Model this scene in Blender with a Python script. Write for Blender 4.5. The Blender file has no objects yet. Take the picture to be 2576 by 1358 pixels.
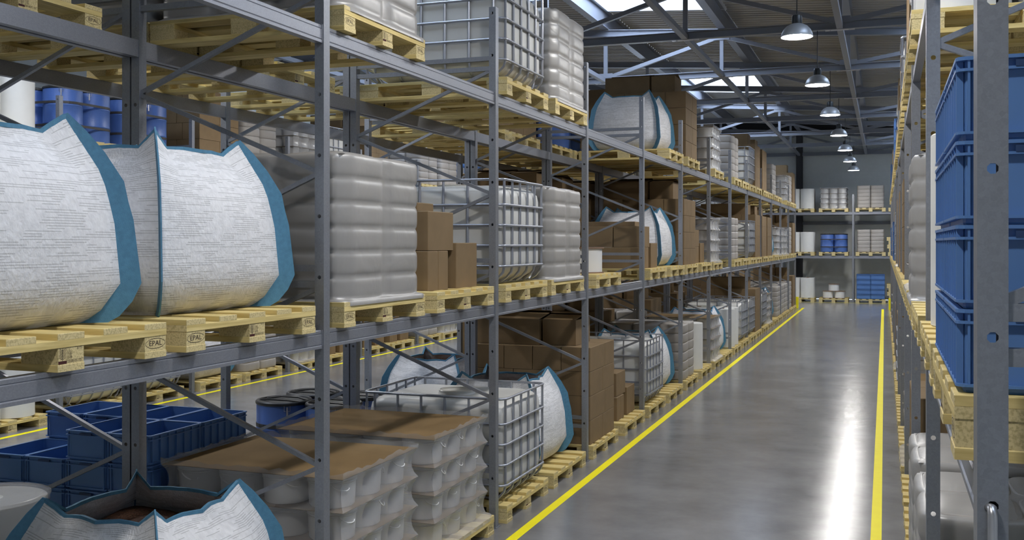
import bpy, math, random
from mathutils import Vector, Matrix
random.seed(7)
PI = math.pi
SC = bpy.context.scene
COL = SC.collection
H = 2.513                                     # camera height

# ------------------------------------------------------------------ materials
def lin(c):
    return tuple(((v/255)/12.92 if v/255 <= .04045 else ((v/255+.055)/1.055)**2.4) for v in c) + (1,)
def mat_base(name):
    m = bpy.data.materials.new(name); m.use_nodes = True
    nt = m.node_tree
    b = nt.nodes['Principled BSDF']
    return m, nt, b
def N(nt, t, **kw):
    n = nt.nodes.new(t)
    for k, v in kw.items():
        if k.startswith('i_'): n.inputs[k[2:].replace('_', ' ')].default_value = v
        else: setattr(n, k, v)
    return n
def L(nt, a, ao, b, bi): nt.links.new(a.outputs[ao], b.inputs[bi])
def mixc(nt, fac_node, fo, c1, c2, lo=0.0, hi=1.0):
    r = N(nt, 'ShaderNodeValToRGB')
    r.color_ramp.elements[0].position = lo; r.color_ramp.elements[0].color = c1
    r.color_ramp.elements[1].position = hi; r.color_ramp.elements[1].color = c2
    L(nt, fac_node, fo, r, 'Fac'); return r
def coords(nt, scale=(1, 1, 1), rnd=True, kind='Object'):
    tc = N(nt, 'ShaderNodeTexCoord')
    mp = N(nt, 'ShaderNodeMapping'); mp.inputs['Scale'].default_value = scale
    L(nt, tc, kind, mp, 'Vector')
    if rnd:
        oi = N(nt, 'ShaderNodeObjectInfo')
        mu = N(nt, 'ShaderNodeMath', operation='MULTIPLY'); mu.inputs[1].default_value = 37.0
        L(nt, oi, 'Random', mu, 0)
        cb = N(nt, 'ShaderNodeCombineXYZ'); L(nt, mu, 0, cb, 0); L(nt, mu, 0, cb, 1); L(nt, mu, 0, cb, 2)
        L(nt, cb, 0, mp, 'Location')
    return mp
def simple(name, col, rough=.6, metal=0., spec=.5, bump=0., bscale=60., var=0., vscale=8.):
    m, nt, b = mat_base(name)
    b.inputs['Base Color'].default_value = col
    b.inputs['Roughness'].default_value = rough
    b.inputs['Metallic'].default_value = metal
    b.inputs['Specular IOR Level'].default_value = spec
    if var or bump:
        mp = coords(nt)
        if var:
            n = N(nt, 'ShaderNodeTexNoise'); n.inputs['Scale'].default_value = vscale; n.inputs['Detail'].default_value = 4
            L(nt, mp, 0, n, 'Vector')
            c1 = tuple(max(0, v*(1-var)) for v in col[:3])+(1,); c2 = tuple(min(1, v*(1+var)) for v in col[:3])+(1,)
            r = mixc(nt, n, 'Fac', c1, c2, .3, .7); L(nt, r, 'Color', b, 'Base Color')
        if bump:
            n2 = N(nt, 'ShaderNodeTexNoise'); n2.inputs['Scale'].default_value = bscale
            L(nt, mp, 0, n2, 'Vector')
            bp = N(nt, 'ShaderNodeBump'); bp.inputs['Strength'].default_value = bump; bp.inputs['Distance'].default_value = .01
            L(nt, n2, 'Fac', bp, 'Height'); L(nt, bp, 0, b, 'Normal')
    return m
M = {}
# galvanised steel: cool grey, spangled
def steel(name, col, rough, vs):
    m, nt, b = mat_base(name)
    mp = coords(nt, rnd=False)
    v = N(nt, 'ShaderNodeTexVoronoi'); v.inputs['Scale'].default_value = vs; L(nt, mp, 0, v, 'Vector')
    n = N(nt, 'ShaderNodeTexNoise'); n.inputs['Scale'].default_value = vs*2.2; n.inputs['Detail'].default_value = 3; L(nt, mp, 0, n, 'Vector')
    bw = N(nt, 'ShaderNodeRGBToBW'); L(nt, v, 'Color', bw, 0)
    mx = N(nt, 'ShaderNodeMath', operation='MULTIPLY_ADD'); mx.inputs[1].default_value = .45; L(nt, bw, 0, mx, 0)
    m2 = N(nt, 'ShaderNodeMath', operation='MULTIPLY'); m2.inputs[1].default_value = .55; L(nt, n, 'Fac', m2, 0); L(nt, m2, 0, mx, 2)
    r = mixc(nt, mx, 0, tuple(c*.90 for c in col)+(1,), tuple(c*1.09 for c in col)+(1,), .25, .75)
    L(nt, r, 'Color', b, 'Base Color')
    b.inputs['Metallic'].default_value = .55; b.inputs['Roughness'].default_value = rough
    return m
M['steel'] = steel('galvanised_steel', (.27, .285, .32), .42, 95)
M['beam'] = steel('beam_steel', (.31, .325, .37), .40, 160)
M['truss'] = simple('painted_truss_steel', (.26, .28, .33, 1), .5, .2)
M['tube'] = simple('cage_tube_steel', (.40, .42, .48, 1), .36, .65)
# wood
def wood(name, axis):
    m, nt, b = mat_base(name)
    sc = [26, 26, 26]; sc[axis] = 1.6
    mp = coords(nt, tuple(sc))
    n = N(nt, 'ShaderNodeTexNoise'); n.inputs['Scale'].default_value = 1.6; n.inputs['Detail'].default_value = 5; n.inputs['Distortion'].default_value = .6
    L(nt, mp, 0, n, 'Vector')
    r = mixc(nt, n, 'Fac', (.52, .39, .14, 1), (.76, .61, .27, 1), .30, .66)
    mp2 = coords(nt, (1, 1, 1))
    s = N(nt, 'ShaderNodeTexNoise'); s.inputs['Scale'].default_value = 120; s.inputs['Detail'].default_value = 2; L(nt, mp2, 0, s, 'Vector')
    r2 = mixc(nt, s, 'Fac', (.47, .375, .18, 1), (.68, .56, .29, 1), .34, .56)
    if axis < 2:
        tc = N(nt, 'ShaderNodeTexCoord'); sx = N(nt, 'ShaderNodeSeparateXYZ'); L(nt, tc, 'Normal', sx, 0)
        ab = N(nt, 'ShaderNodeMath', operation='ABSOLUTE'); L(nt, sx, axis, ab, 0)
        gt = N(nt, 'ShaderNodeMath', operation='GREATER_THAN'); gt.inputs[1].default_value = .6; L(nt, ab, 0, gt, 0)
        mx = N(nt, 'ShaderNodeMix', data_type='RGBA'); L(nt, gt, 0, mx, 0); L(nt, r, 'Color', mx, 6); L(nt, r2, 'Color', mx, 7)
        L(nt, mx, 2, b, 'Base Color')
    else:
        L(nt, r2, 'Color', b, 'Base Color')
    b.inputs['Roughness'].default_value = .65; b.inputs['Specular IOR Level'].default_value = .3
    return m
M['wood_x'] = wood('pine_boards_lengthwise', 0)
M['wood_y'] = wood('pine_boards_crosswise', 1)
M['chip'] = wood('pressed_wood_block', 2)
M['ink'] = simple('stamp_ink', (.035, .022, .015, 1), .7)
M['ink_red'] = simple('stamp_ink_brown', (.05, .005, .004, 1), .7)
M['card'] = simple('brown_cardboard', (.215, .148, .080, 1), .75, spec=.25, var=.07, vscale=5)
M['card_dark'] = simple('cardboard_flap', (.20, .13, .07, 1), .8, spec=.2, var=.06, vscale=5)
M['sheet'] = simple('kraft_slip_sheet', (.215, .142, .068, 1), .85, spec=.1, var=.08, vscale=3)
M['sack'] = simple('grey_paper_sack', (.36, .335, .31, 1), .55, spec=.4, bump=.5, bscale=7, var=.05, vscale=3)
M['white_plastic'] = simple('white_plastic', (.72, .72, .72, 1), .35, var=.02, vscale=4)
M['tank'] = simple('milky_tank_plastic', (.60, .60, .58, 1), .4, var=.05, vscale=2)
M['paper'] = simple('white_paper_roll', (.70, .70, .68, 1), .6, var=.02)
M['blue'] = simple('blue_crate_plastic', (.10, .215, .48, 1), .36, var=.06, vscale=3)
M['blue_drum'] = simple('blue_drum_plastic', (.07, .145, .42, 1), .42, bump=.15, bscale=40, var=.08, vscale=6)
M['slot'] = simple('dark_blue_slot', (.02, .05, .14, 1), .5)
M['black'] = simple('black_plastic', (.022, .022, .024, 1), .4)
M['strap'] = simple('dark_strap', (.045, .042, .042, 1), .55)
M['yellow'] = simple('yellow_floor_paint', (1.0, .86, .0, 1), .55, var=.03, vscale=6)
M['ribbon'] = simple('blue_webbing', (.07, .21, .335, 1), .65, bump=.2, bscale=260, var=.12, vscale=40)
M['fill'] = simple('brown_granules', (.10, .045, .025, 1), .85, bump=.9, bscale=90, var=.8, vscale=70)
M['wall'] = simple('painted_wall_panel', (.78, .81, .80, 1), .6, var=.02)
M['dark'] = simple('dark_column_and_gap', (.045, .047, .055, 1), .6)
M['lampmetal'] = simple('brushed_lamp_metal', (.50, .53, .57, 1), .42, .45)
M['lampdark'] = simple('dark_lamp_metal', (.06, .065, .07, 1), .4, .6)
M['clasp'] = simple('bright_clasp', (.5, .5, .52, 1), .35, .7)
M['flange'] = simple('spool_fibreboard', (.22, .13, .08, 1), .7)
M['bracket'] = simple('bright_zinc', (.5, .5, .52, 1), .3, .8)

# woven bag cloth with broken dark rows
def bagcloth():
    m, nt, b = mat_base('woven_white_cloth')
    tc = N(nt, 'ShaderNodeTexCoord')
    sep = N(nt, 'ShaderNodeSeparateXYZ'); L(nt, tc, 'UV', sep, 0)
    # rows
    row = N(nt, 'ShaderNodeMath', operation='MULTIPLY'); row.inputs[1].default_value = 330; L(nt, sep, 1, row, 0)
    fr = N(nt, 'ShaderNodeMath', operation='FRACT'); L(nt, row, 0, fr, 0)
    fl = N(nt, 'ShaderNodeMath', operation='FLOOR'); L(nt, row, 0, fl, 0)
    lt = N(nt, 'ShaderNodeMath', operation='LESS_THAN'); lt.inputs[1].default_value = .34; L(nt, fr, 0, lt, 0)
    # noise by (u stretched, row id)
    ux = N(nt, 'ShaderNodeMath', operation='MULTIPLY'); ux.inputs[1].default_value = 16; L(nt, sep, 0, ux, 0)
    r3 = N(nt, 'ShaderNodeMath', operation='MULTIPLY'); r3.inputs[1].default_value = .37; L(nt, fl, 0, r3, 0)
    cb = N(nt, 'ShaderNodeCombineXYZ'); L(nt, ux, 0, cb, 0); L(nt, r3, 0, cb, 1)
    nz = N(nt, 'ShaderNodeTexNoise'); nz.inputs['Scale'].default_value = 1.0; nz.inputs['Detail'].default_value = 1; L(nt, cb, 0, nz, 'Vector')
    gt = N(nt, 'ShaderNodeMath', operation='GREATER_THAN'); gt.inputs[1].default_value = .50; L(nt, nz, 'Fac', gt, 0)
    # stitches
    st = N(nt, 'ShaderNodeMath', operation='MULTIPLY'); st.inputs[1].default_value = 900; L(nt, sep, 0, st, 0)
    sf = N(nt, 'ShaderNodeMath', operation='FRACT'); L(nt, st, 0, sf, 0)
    sl = N(nt, 'ShaderNodeMath', operation='LESS_THAN'); sl.inputs[1].default_value = .7; L(nt, sf, 0, sl, 0)
    a1 = N(nt, 'ShaderNodeMath', operation='MULTIPLY'); L(nt, lt, 0, a1, 0); L(nt, gt, 0, a1, 1)
    a2 = N(nt, 'ShaderNodeMath', operation='MULTIPLY'); L(nt, a1, 0, a2, 0); L(nt, sl, 0, a2, 1)
    a3 = N(nt, 'ShaderNodeMath', operation='MULTIPLY'); a3.inputs[1].default_value = .62; L(nt, a2, 0, a3, 0)
    n2 = N(nt, 'ShaderNodeTexNoise'); n2.inputs['Scale'].default_value = 9; n2.inputs['Detail'].default_value = 3
    mp = N(nt, 'ShaderNodeMapping'); mp.inputs['Scale'].default_value = (12, 12, 1); L(nt, tc, 'UV', mp, 0); L(nt, mp, 0, n2, 'Vector')
    rr = mixc(nt, n2, 'Fac', (.66, .66, .68, 1), (.78, .78, .80, 1), .3, .7)
    mx = N(nt, 'ShaderNodeMix', data_type='RGBA'); mx.inputs[7].default_value = (.20, .20, .20, 1)
    L(nt, a3, 0, mx, 0); L(nt, rr, 'Color', mx, 6); L(nt, mx, 2, b, 'Base Color')
    w = N(nt, 'ShaderNodeTexNoise'); w.inputs['Scale'].default_value = 1
    mp2 = N(nt, 'ShaderNodeMapping'); mp2.inputs['Scale'].default_value = (300, 180, 1); L(nt, tc, 'UV', mp2, 0); L(nt, mp2, 0, w, 'Vector')
    bp = N(nt, 'ShaderNodeBump'); bp.inputs['Strength'].default_value = .8; bp.inputs['Distance'].default_value = .006
    L(nt, w, 'Fac', bp, 'Height'); L(nt, bp, 0, b, 'Normal')
    b.inputs['Roughness'].default_value = .7; b.inputs['Specular IOR Level'].default_value = .25
    return m
M['cloth'] = bagcloth()
def film(name, fac, col, rough, bs, bst):
    m, nt, b = mat_base(name)
    out = nt.nodes['Material Output']
    b.inputs['Base Color'].default_value = col; b.inputs['Roughness'].default_value = rough
    b.inputs['Specular IOR Level'].default_value = .9
    mp = coords(nt)
    n = N(nt, 'ShaderNodeTexNoise'); n.inputs['Scale'].default_value = bs; n.inputs['Detail'].default_value = 3; n.inputs['Distortion'].default_value = 1.2
    L(nt, mp, 0, n, 'Vector')
    bp = N(nt, 'ShaderNodeBump'); bp.inputs['Strength'].default_value = bst; bp.inputs['Distance'].default_value = .05
    L(nt, n, 'Fac', bp, 'Height'); L(nt, bp, 0, b, 'Normal')
    t = N(nt, 'ShaderNodeBsdfTransparent'); t.inputs[0].default_value = (.96, .96, .96, 1)
    fz = N(nt, 'ShaderNodeLayerWeight'); fz.inputs['Blend'].default_value = .25
    ad = N(nt, 'ShaderNodeMath', operation='MULTIPLY_ADD'); ad.inputs[1].default_value = .38; ad.inputs[2].default_value = fac
    ad.use_clamp = True
    L(nt, fz, 'Facing', ad, 0)
    mx = N(nt, 'ShaderNodeMixShader'); L(nt, ad, 0, mx, 0); L(nt, t, 0, mx, 1); L(nt, b, 0, mx, 2)
    L(nt, mx, 0, out, 'Surface')
    return m
M['film'] = film('loose_shrink_film', .27, (.58, .58, .59, 1), .26, 4, .12)
M['tightfilm'] = film('tight_shrink_film', .84, (.33, .318, .305, 1), .38, 2.0, .25)
# corrugated roof sheet
M['roof'] = simple('corrugated_roof_sheet', (.40, .385, .36, 1), .5, .1)
M['reveal'] = simple('white_skylight_frame', (.62, .64, .68, 1), .5)
# floor
def floor_mat():
    m, nt, b = mat_base('polished_concrete')
    mp = coords(nt, rnd=False)
    n = N(nt, 'ShaderNodeTexNoise'); n.inputs['Scale'].default_value = 1.1; n.inputs['Detail'].default_value = 7; n.inputs['Roughness'].default_value = .62; L(nt, mp, 0, n, 'Vector')
    r = mixc(nt, n, 'Fac', (.165, .165, .17, 1), (.265, .265, .27, 1), .32, .70); L(nt, r, 'Color', b, 'Base Color')
    n2 = N(nt, 'ShaderNodeTexNoise'); n2.inputs['Scale'].default_value = 3.; n2.inputs['Detail'].default_value = 4; L(nt, mp, 0, n2, 'Vector')
    mr = N(nt, 'ShaderNodeMapRange'); mr.inputs[3].default_value = .12; mr.inputs[4].default_value = .22; L(nt, n2, 'Fac', mr, 0); L(nt, mr, 0, b, 'Roughness')
    n3 = N(nt, 'ShaderNodeTexNoise'); n3.inputs['Scale'].default_value = 150; n3.inputs['Detail'].default_value = 2; L(nt, mp, 0, n3, 'Vector')
    bp = N(nt, 'ShaderNodeBump'); bp.inputs['Strength'].default_value = .10; bp.inputs['Distance'].default_value = .004
    L(nt, n3, 'Fac', bp, 'Height'); L(nt, bp, 0, b, 'Normal')
    b.inputs['Specular IOR Level'].default_value = .6
    return m
M['floor'] = floor_mat()
def emit(name, col, st):
    m = bpy.data.materials.new(name); m.use_nodes = True; nt = m.node_tree
    nt.nodes.remove(nt.nodes['Principled BSDF'])
    e = N(nt, 'ShaderNodeEmission'); e.inputs[0].default_value = col; e.inputs[1].default_value = st
    L(nt, e, 0, nt.nodes['Material Output'], 0); return m
LAMP = 255.0
M['lampglow'] = emit('lamp_diffuser', (1, .975, .94, 1), LAMP)

# ------------------------------------------------------------------ mesh tools
class MB:
    def __init__(s): s.v = []; s.f = []; s.uv = None; s.smooth = False
    def add(s, vs, fs):
        o = len(s.v); s.v += [tuple(v) for v in vs]; s.f += [tuple(i+o for i in f) for f in fs]; return s
    def box(s, x0, x1, y0, y1, z0, z1):
        return s.add([(x0, y0, z0), (x1, y0, z0), (x1, y1, z0), (x0, y1, z0), (x0, y0, z1), (x1, y0, z1), (x1, y1, z1), (x0, y1, z1)],
                     [(3, 2, 1, 0), (4, 5, 6, 7), (0, 1, 5, 4), (1, 2, 6, 5), (2, 3, 7, 6), (3, 0, 4, 7)])
    def bbox(s, x0, x1, y0, y1, z0, z1, c):
        """box with chamfered vertical and top edges"""
        rings = [(z0, 0), (z1-c, 0), (z1, c)]
        o = []
        for z, i in rings:
            o += [(x0+c+0*i, y0+i, z), (x1-c, y0+i, z), (x1-i, y0+c, z), (x1-i, y1-c, z), (x1-c, y1-i, z), (x0+c, y1-i, z), (x0+i, y1-c, z), (x0+i, y0+c, z)]
        f = []
        for k in range(2):
            for j in range(8):
                a = k*8+j; b_ = k*8+(j+1) % 8
                f.append((a, b_, b_+8, a+8))
        f.append(tuple(range(16, 24))); f.append(tuple(reversed(range(0, 8))))
        return s.add(o, f)
    def bar(s, a, b, w, h, up=(0, 0, 1)):
        a = Vector(a); b = Vector(b); d = (b-a).normalized(); u = Vector(up)
        if abs(d.dot(u)) > .98: u = Vector((0, 1, 0))
        r = d.cross(u).normalized()*w/2; u = r.cross(d).normalized()*h/2
        vs = [a-r-u, a+r-u, a+r+u, a-r+u, b-r-u, b+r-u, b+r+u, b-r+u]
        return s.add(vs, [(3, 2, 1, 0), (4, 5, 6, 7), (0, 1, 5, 4), (1, 2, 6, 5), (2, 3, 7, 6), (3, 0, 4, 7)])
    def tube(s, path, r, n=6, closed=False):
        P = [Vector(p) for p in path]; m = len(P); vs = []
        prev = None
        for i, p in enumerate(P):
            if closed: d = (P[(i+1) % m]-P[i-1])
            else: d = P[min(i+1, m-1)]-P[max(i-1, 0)]
            d.normalize()
            if prev is None:
                u = Vector((0, 0, 1)) if abs(d.z) < .9 else Vector((1, 0, 0))
            else: u = prev
            x = d.cross(u).normalized(); u = x.cross(d).normalized(); prev = u
            for k in range(n):
                a = 2*PI*(k+.5)/n; vs.append(p+x*r*math.cos(a)+u*r*math.sin(a))
        f = []
        for i in range(m if closed else m-1):
            for k in range(n):
                a = i*n+k; b_ = i*n+(k+1) % n; c = ((i+1) % m)*n
                f.append((a, b_, c+(k+1) % n, c+k))
        if not closed:
            f.append(tuple(reversed(range(n)))); f.append(tuple(range((m-1)*n, m*n)))
        return s.add(vs, f)
    def lathe(s, prof, n=24, cx=0, cy=0, cap=True):
        vs = []; m = len(prof)
        for r, z in prof:
            for k in range(n):
                a = 2*PI*k/n; vs.append((cx+r*math.cos(a), cy+r*math.sin(a), z))
        f = []
        for i in range(m-1):
            for k in range(n):
                f.append((i*n+k, i*n+(k+1) % n, (i+1)*n+(k+1) % n, (i+1)*n+k))
        if cap:
            if prof[0][0] > 0: f.append(tuple(reversed(range(n))))
            if prof[-1][0] > 0: f.append(tuple(range((m-1)*n, m*n)))
        return s.add(vs, f)
    def loft(s, rings, capb=True, capt=True):
        n = len(rings[0]); vs = [p for r in rings for p in r]; f = []
        for i in range(len(rings)-1):
            for k in range(n):
                f.append((i*n+k, i*n+(k+1) % n, (i+1)*n+(k+1) % n, (i+1)*n+k))
        if capb: f.append(tuple(reversed(range(n))))
        if capt: f.append(tuple(range((len(rings)-1)*n, len(rings)*n)))
        return s.add(vs, f)
    def mesh(s, name, m, smooth=False, auto=None):
        me = bpy.data.meshes.new(name); me.from_pydata(s.v, [], s.f)
        if m: me.materials.append(m)
        if smooth:
            for p in me.polygons: p.use_smooth = True
            if auto is not None:
                try: me.set_sharp_from_angle(angle=math.radians(auto))
                except Exception: pass
        me.update(); return me
def rrect(hx, hy, r, z, k=4, cx=0, cy=0):
    out = []
    for q, (sx, sy) in enumerate(((1, 1), (-1, 1), (-1, -1), (1, -1))):
        for i in range(k+1):
            a = PI/2*q+PI/2*i/k
            out.append((cx+sx*(hx-r)+r*math.cos(a), cy+sy*(hy-r)+r*math.sin(a), z))
    return out
def obj(name, me, parent=None, loc=(0, 0, 0), rz=0):
    o = bpy.data.objects.new(name, me); COL.objects.link(o)
    if parent: o.parent = parent
    o.location = loc
    if rz: o.rotation_euler = (0, 0, rz)
    return o
def tag(o, label, cat, group=None, kind=None):
    o['label'] = label; o['category'] = cat
    if cat in ('shelf beam', 'beam', 'truss', 'floor line', 'guard'): o['kind'] = 'thing'
    if group: o['group'] = group
    if kind: o['kind'] = kind
    return o
def thing(name, label, cat, loc, group=None, rz=0):
    return tag(obj(name, None, None, loc, rz), label, cat, group)
def struct(name, mb, m, smooth=False):
    o = obj(name, mb.mesh(name, m, smooth)); o['kind'] = 'structure'; return o
_c = {}
def cached(key, fn):
    if key not in _c: _c[key] = fn()
    return _c[key]
NUM = ['one', 'two', 'three', 'four', 'five', 'six', 'seven', 'eight', 'nine', 'ten', 'eleven', 'twelve', 'thirteen', 'fourteen', 'fifteen', 'sixteen']

# ------------------------------------------------------------------ rack geometry data
P = 2.943; Y0 = 5.49            # bay pitch, near edge of the posts of frame 0
LZ = [0.0, 1.983, 3.851]        # what pallets stand on
DH = .1587                      # pallet height
BH = .112                       # beam height
ZTOP = 4.60
def postmesh(w, flip):
    """C section post: holed face towards -Y, solid face towards the aisle (local +X), w = width along Y"""
    def f():
        mb = MB(); d = .063; t = .004
        x0, x1 = -d, 0.0
        r = .0125; zc = [.064+.3735*k for k in range(13)]
        zs = [0]+[z for z in zc if z < ZTOP-.03]+[ZTOP]
        hx = -d*.5
        # holed plate (front and back skins joined)
        cuts = [0.0]
        for z in zc:
            if z < ZTOP-.03: cuts += [z-.03, z+.03]
        cuts.append(ZTOP)
        for i in range(len(cuts)-1):
            a, b_ = cuts[i], cuts[i+1]
            if i % 2 == 0: mb.box(x0, x1, 0, t, a, b_)
            else:
                c = (a+b_)/2
                sq = [(x1, a), (x1, b_), (x0, b_), (x0, a)]
                for yy, rev in ((0, False), (t, True)):
                    oc = [(hx+r*math.cos(PI/8+PI/4*k), yy, c+r*math.sin(PI/8+PI/4*k)) for k in range(8)]
                    # square ring points aligned with octagon
                    sqp = [(x1, yy, c+.012), (x1, yy, b_), (x0, yy, b_), (x0, yy, c+.012), (x0, yy, c-.012), (x0, yy, a), (x1, yy, a), (x1, yy, c-.012)]
                    vs = oc+sqp; fs = []
                    for k in range(8):
                        k2 = (k+1) % 8
                        fs.append((k, k2, 8+k2, 8+k) if rev else (8+k, 8+k2, k2, k))
                    mb.add(vs, fs)
                oc0 = [(hx+r*math.cos(PI/8+PI/4*k), 0, c+r*math.sin(PI/8+PI/4*k)) for k in range(8)]
                oc1 = [(p[0], t, p[2]) for p in oc0]
                mb.add(oc0+oc1, [(k, (k+1) % 8, 8+(k+1) % 8, 8+k) for k in range(8)])
                mb.add([(x0, 0, a), (x0, t, a), (x0, t, b_), (x0, 0, b_)], [(0, 1, 2, 3)])
                mb.add([(x1, 0, a), (x1, t, a), (x1, t, b_), (x1, 0, b_)], [(3, 2, 1, 0)])
        mb.box(x1-t, x1, t, w-t, 0, ZTOP); mb.box(x0, x0+t, t, w-t, 0, ZTOP)
        mb.box(x0, x0+.016, w-t, w, 0, ZTOP); mb.box(x1-.016, x1, w-t, w, 0, ZTOP)
        if flip:
            mb.v = [(-x, y, z) for x, y, z in mb.v]; mb.f = [tuple(reversed(q)) for q in mb.f]
        return mb.mesh('post', M['steel'])
    return cached(('post', w, flip), f)
def beammesh(L_, flip):
    def f():
        d = .05; pr = [(0, 0), (d, 0), (d, .016), (d-.007, .021), (d-.003, .026), (d-.003, .083), (d-.011, .087), (d-.007, .091), (d-.007, .107), (d-.012, .112), (0, .112)]
        n = len(pr); vs = [(x, 0, z) for x, z in pr]+[(x, L_, z) for x, z in pr]
        fs = [((k+1) % n, k, n+k, n+(k+1) % n) for k in range(n)]
        fs = [tuple(reversed(q)) for q in fs]
        fs += [tuple(range(n)), tuple(reversed(range(n, 2*n)))]
        mb = MB(); mb.add(vs, fs)
        if flip: mb.v = [(-x, y, z) for x, y, z in mb.v]; mb.f = [tuple(reversed(q)) for q in mb.f]
        return mb.mesh('beam', M['beam'])
    return cached(('beam', round(L_, 3), flip), f)
def connmesh(side):
    return cached(('conn', side), lambda: MB().box(0, .045*side, 0, .006, -.0, .112).mesh('end_plate', M['beam']) if side > 0 else MB().box(-.045, 0, 0, .006, 0, .112).mesh('end_plate', M['beam']))
def rack(rname, xf, xr, w, y0, frames, beams_lv, label, twoside=False):
    """xf: aisle side plane, xr: rear plane; aisle direction = sign(xf-xr)"""
    sg = 1 if xf > xr else -1
    pm_f = postmesh(w, sg < 0); pm_r = postmesh(w, sg > 0)
    depth = abs(xf-xr)
    def brace():
        mb = []
        for base in (.38, 2.26):
            top = base+1.88-.08
            zz = [(1, base+1.88-.10, 0, base+1.22), (0, base+1.20, 1, base+.68), (1, base+.66, 0, base+.11)] if False else None
        return mb
    for i in frames:
        y = y0+P*i
        t = thing('upright_frame', f'galvanised steel upright frame {NUM[i+1]} of the {label}, counted from the camera', 'rack frame', (xf, y, 0), f'upright frames of the {label}')
        a = obj('post', pm_f, t)
        b_ = obj('post', pm_r, t, (-sg*depth, 0, 0))
        obj('foot_plate', cached(('foot', sg), lambda: MB().box(-.075*sg if sg > 0 else -.012, .012 if sg > 0 else .075, -.012, .10, 0, .006).mesh('foot_plate', M['steel'])), t)
        obj('foot_plate', cached(('footr', sg), lambda: MB().box(-.012 if sg > 0 else -.075, .075 if sg > 0 else .012, -.012, .10, 0, .006).mesh('foot_plate', M['steel'])), t, (-sg*depth, 0, 0))
        xa, xb = -sg*.058, -sg*(depth-.058)      # front / rear ends of the braces
        def hb(xa=xa, xb=xb):
            mb = MB(); mb.box(min(xa, xb), max(xa, xb), .012, .05, -.02, .02); return mb.mesh('horizontal_brace', M['steel'])
        hm = cached(('hb', depth, sg), hb)
        for z in (.40, .50, 2.26, 2.36, 4.06, 4.15): obj('horizontal_brace', hm, t, (0, 0, z))
        if sg < 0: xa, xb = xb, xa
        segs = [(xa, 4.04, xb, 3.505), (xb, 3.49, xa, 2.955), (xa, 2.94, xb, 2.385), (xa, 2.235, xb, 1.70), (xb, 1.685, xa, 1.15), (xa, 1.13, xb, .545)]
        for k, (x1, z1, x2, z2) in enumerate(segs):
            dm = cached(('db', depth, sg, k), lambda: MB().bar((x1, .03, z1), (x2, .03, z2), .028, .03, (0, 1, 0)).mesh('diagonal_brace', M['steel']))
            obj('diagonal_brace', dm, t)
    Lb = P-w
    for i in beams_lv:
        for li, z in ((1, LZ[1]-BH), (2, LZ[2]-BH)):
            for side, x, s2 in (('aisle', xf-sg*.008, sg), ('rear', xr+sg*.008, -sg)):
                bm = beammesh(Lb, s2 < 0)
                t = thing('shelf_beam', f'steel {side} side beam of {"middle" if li == 1 else "top"} shelf, bay {NUM[i+1]} of the {label}', 'shelf beam',
                          (x, y0+P*i+w, z), f'shelf beams of the {label}')
                obj('rail', bm, t, (-s2*.05, 0, 0))
                obj('end_plate', connmesh(-s2), t, (0, .001, 0)); obj('end_plate', connmesh(-s2), t, (0, Lb-.007, 0))

# ------------------------------------------------------------------ pallet
PW, PD = 1.2, 1.49              # width along the aisle, depth
def text_mesh(s, size, ax=1, sx=1.0):
    cu = bpy.data.curves.new('t', 'FONT'); cu.body = s; cu.size = size; cu.align_x = 'CENTER' if ax else 'LEFT'; cu.align_y = 'CENTER'
    cu.resolution_u = 2
    o = bpy.data.objects.new('t', cu); COL.objects.link(o)
    bpy.context.view_layer.update()
    me = bpy.data.meshes.new_from_object(o)
    vs = [(v.co.x*sx, v.co.y) for v in me.vertices]; fs = [tuple(p.vertices) for p in me.polygons]
    bpy.data.objects.remove(o); bpy.data.curves.remove(cu); bpy.data.meshes.remove(me)
    return vs, fs
def stamp_epal():
    mb = MB(); vs, fs = text_mesh('EPAL', .034, 1, 1.25)
    mb.add([(.0008, x, y) for x, y in vs], fs)
    n = 40; a, b_ = .068, .024
    vv = []
    for k in range(n):
        t = 2*PI*k/n
        vv += [(.0008, a*math.cos(t), b_*math.sin(t)), (.0008, (a-.0022)*math.cos(t), (b_-.0022)*math.sin(t))]
    mb.add(vv, [(2*k, 2*k+1, (2*k+3) % (2*n), (2*k+2) % (2*n)) for k in range(n)])
    return mb.mesh('printed_stamp', M['ink'])
def stamp_mid():
    mb = MB(); e = .0008
    def q(y0, y1, z0, z1): mb.add([(e, y0, z0), (e, y1, z0), (e, y1, z1), (e, y0, z1)], [(0, 1, 2, 3)])
    def ln(y0, z0, y1, z1, w):
        d = Vector((y1-y0, z1-z0)).normalized(); p = Vector((-d.y, d.x))*w/2
        mb.add([(e, y0-p.x, z0-p.y), (e, y1-p.x, z1-p.y), (e, y1+p.x, z1+p.y), (e, y0+p.x, z0+p.y)], [(0, 1, 2, 3)])
    q(-.0475, -.0455, -.024, .030)
    for k in range(7):
        z = -.016+k*.0062
        ln(-.0465, z, -.0645, z+.009, .0018); ln(-.0465, z, -.0285, z+.009, .0018)
    q(-.0235, -.0225, -.030, .032); q(-.0225, .068, -.0195, -.0187); q(-.0705, -.0697, -.03, .032)
    q(-.0705, .070, .0315, .0322)
    for s, y, z, sz in (('Ch', -.020, .017, .013), ('1-22', -.020, .008, .013), ('112', -.020, -.001, .013), ('0.05', -.020, -.010, .013), ('0:13', .034, .025, .013), ('2018-01-12', -.020, -.026, .0145)):
        vs, fs = text_mesh(s, sz, 0, 1.15)
        mb.add([(e, y+a, z+b_) for a, b_ in vs], fs)
    return mb.mesh('printed_stamp', M['ink'])
def stamp_red(): return MB().add([(.0008, -.070, -.034), (.0008, -.0245, -.034), (.0008, -.0245, -.0215), (.0008, -.070, -.0215)], [(0, 1, 2, 3)]).mesh('printed_mark', M['ink_red'])
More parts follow.
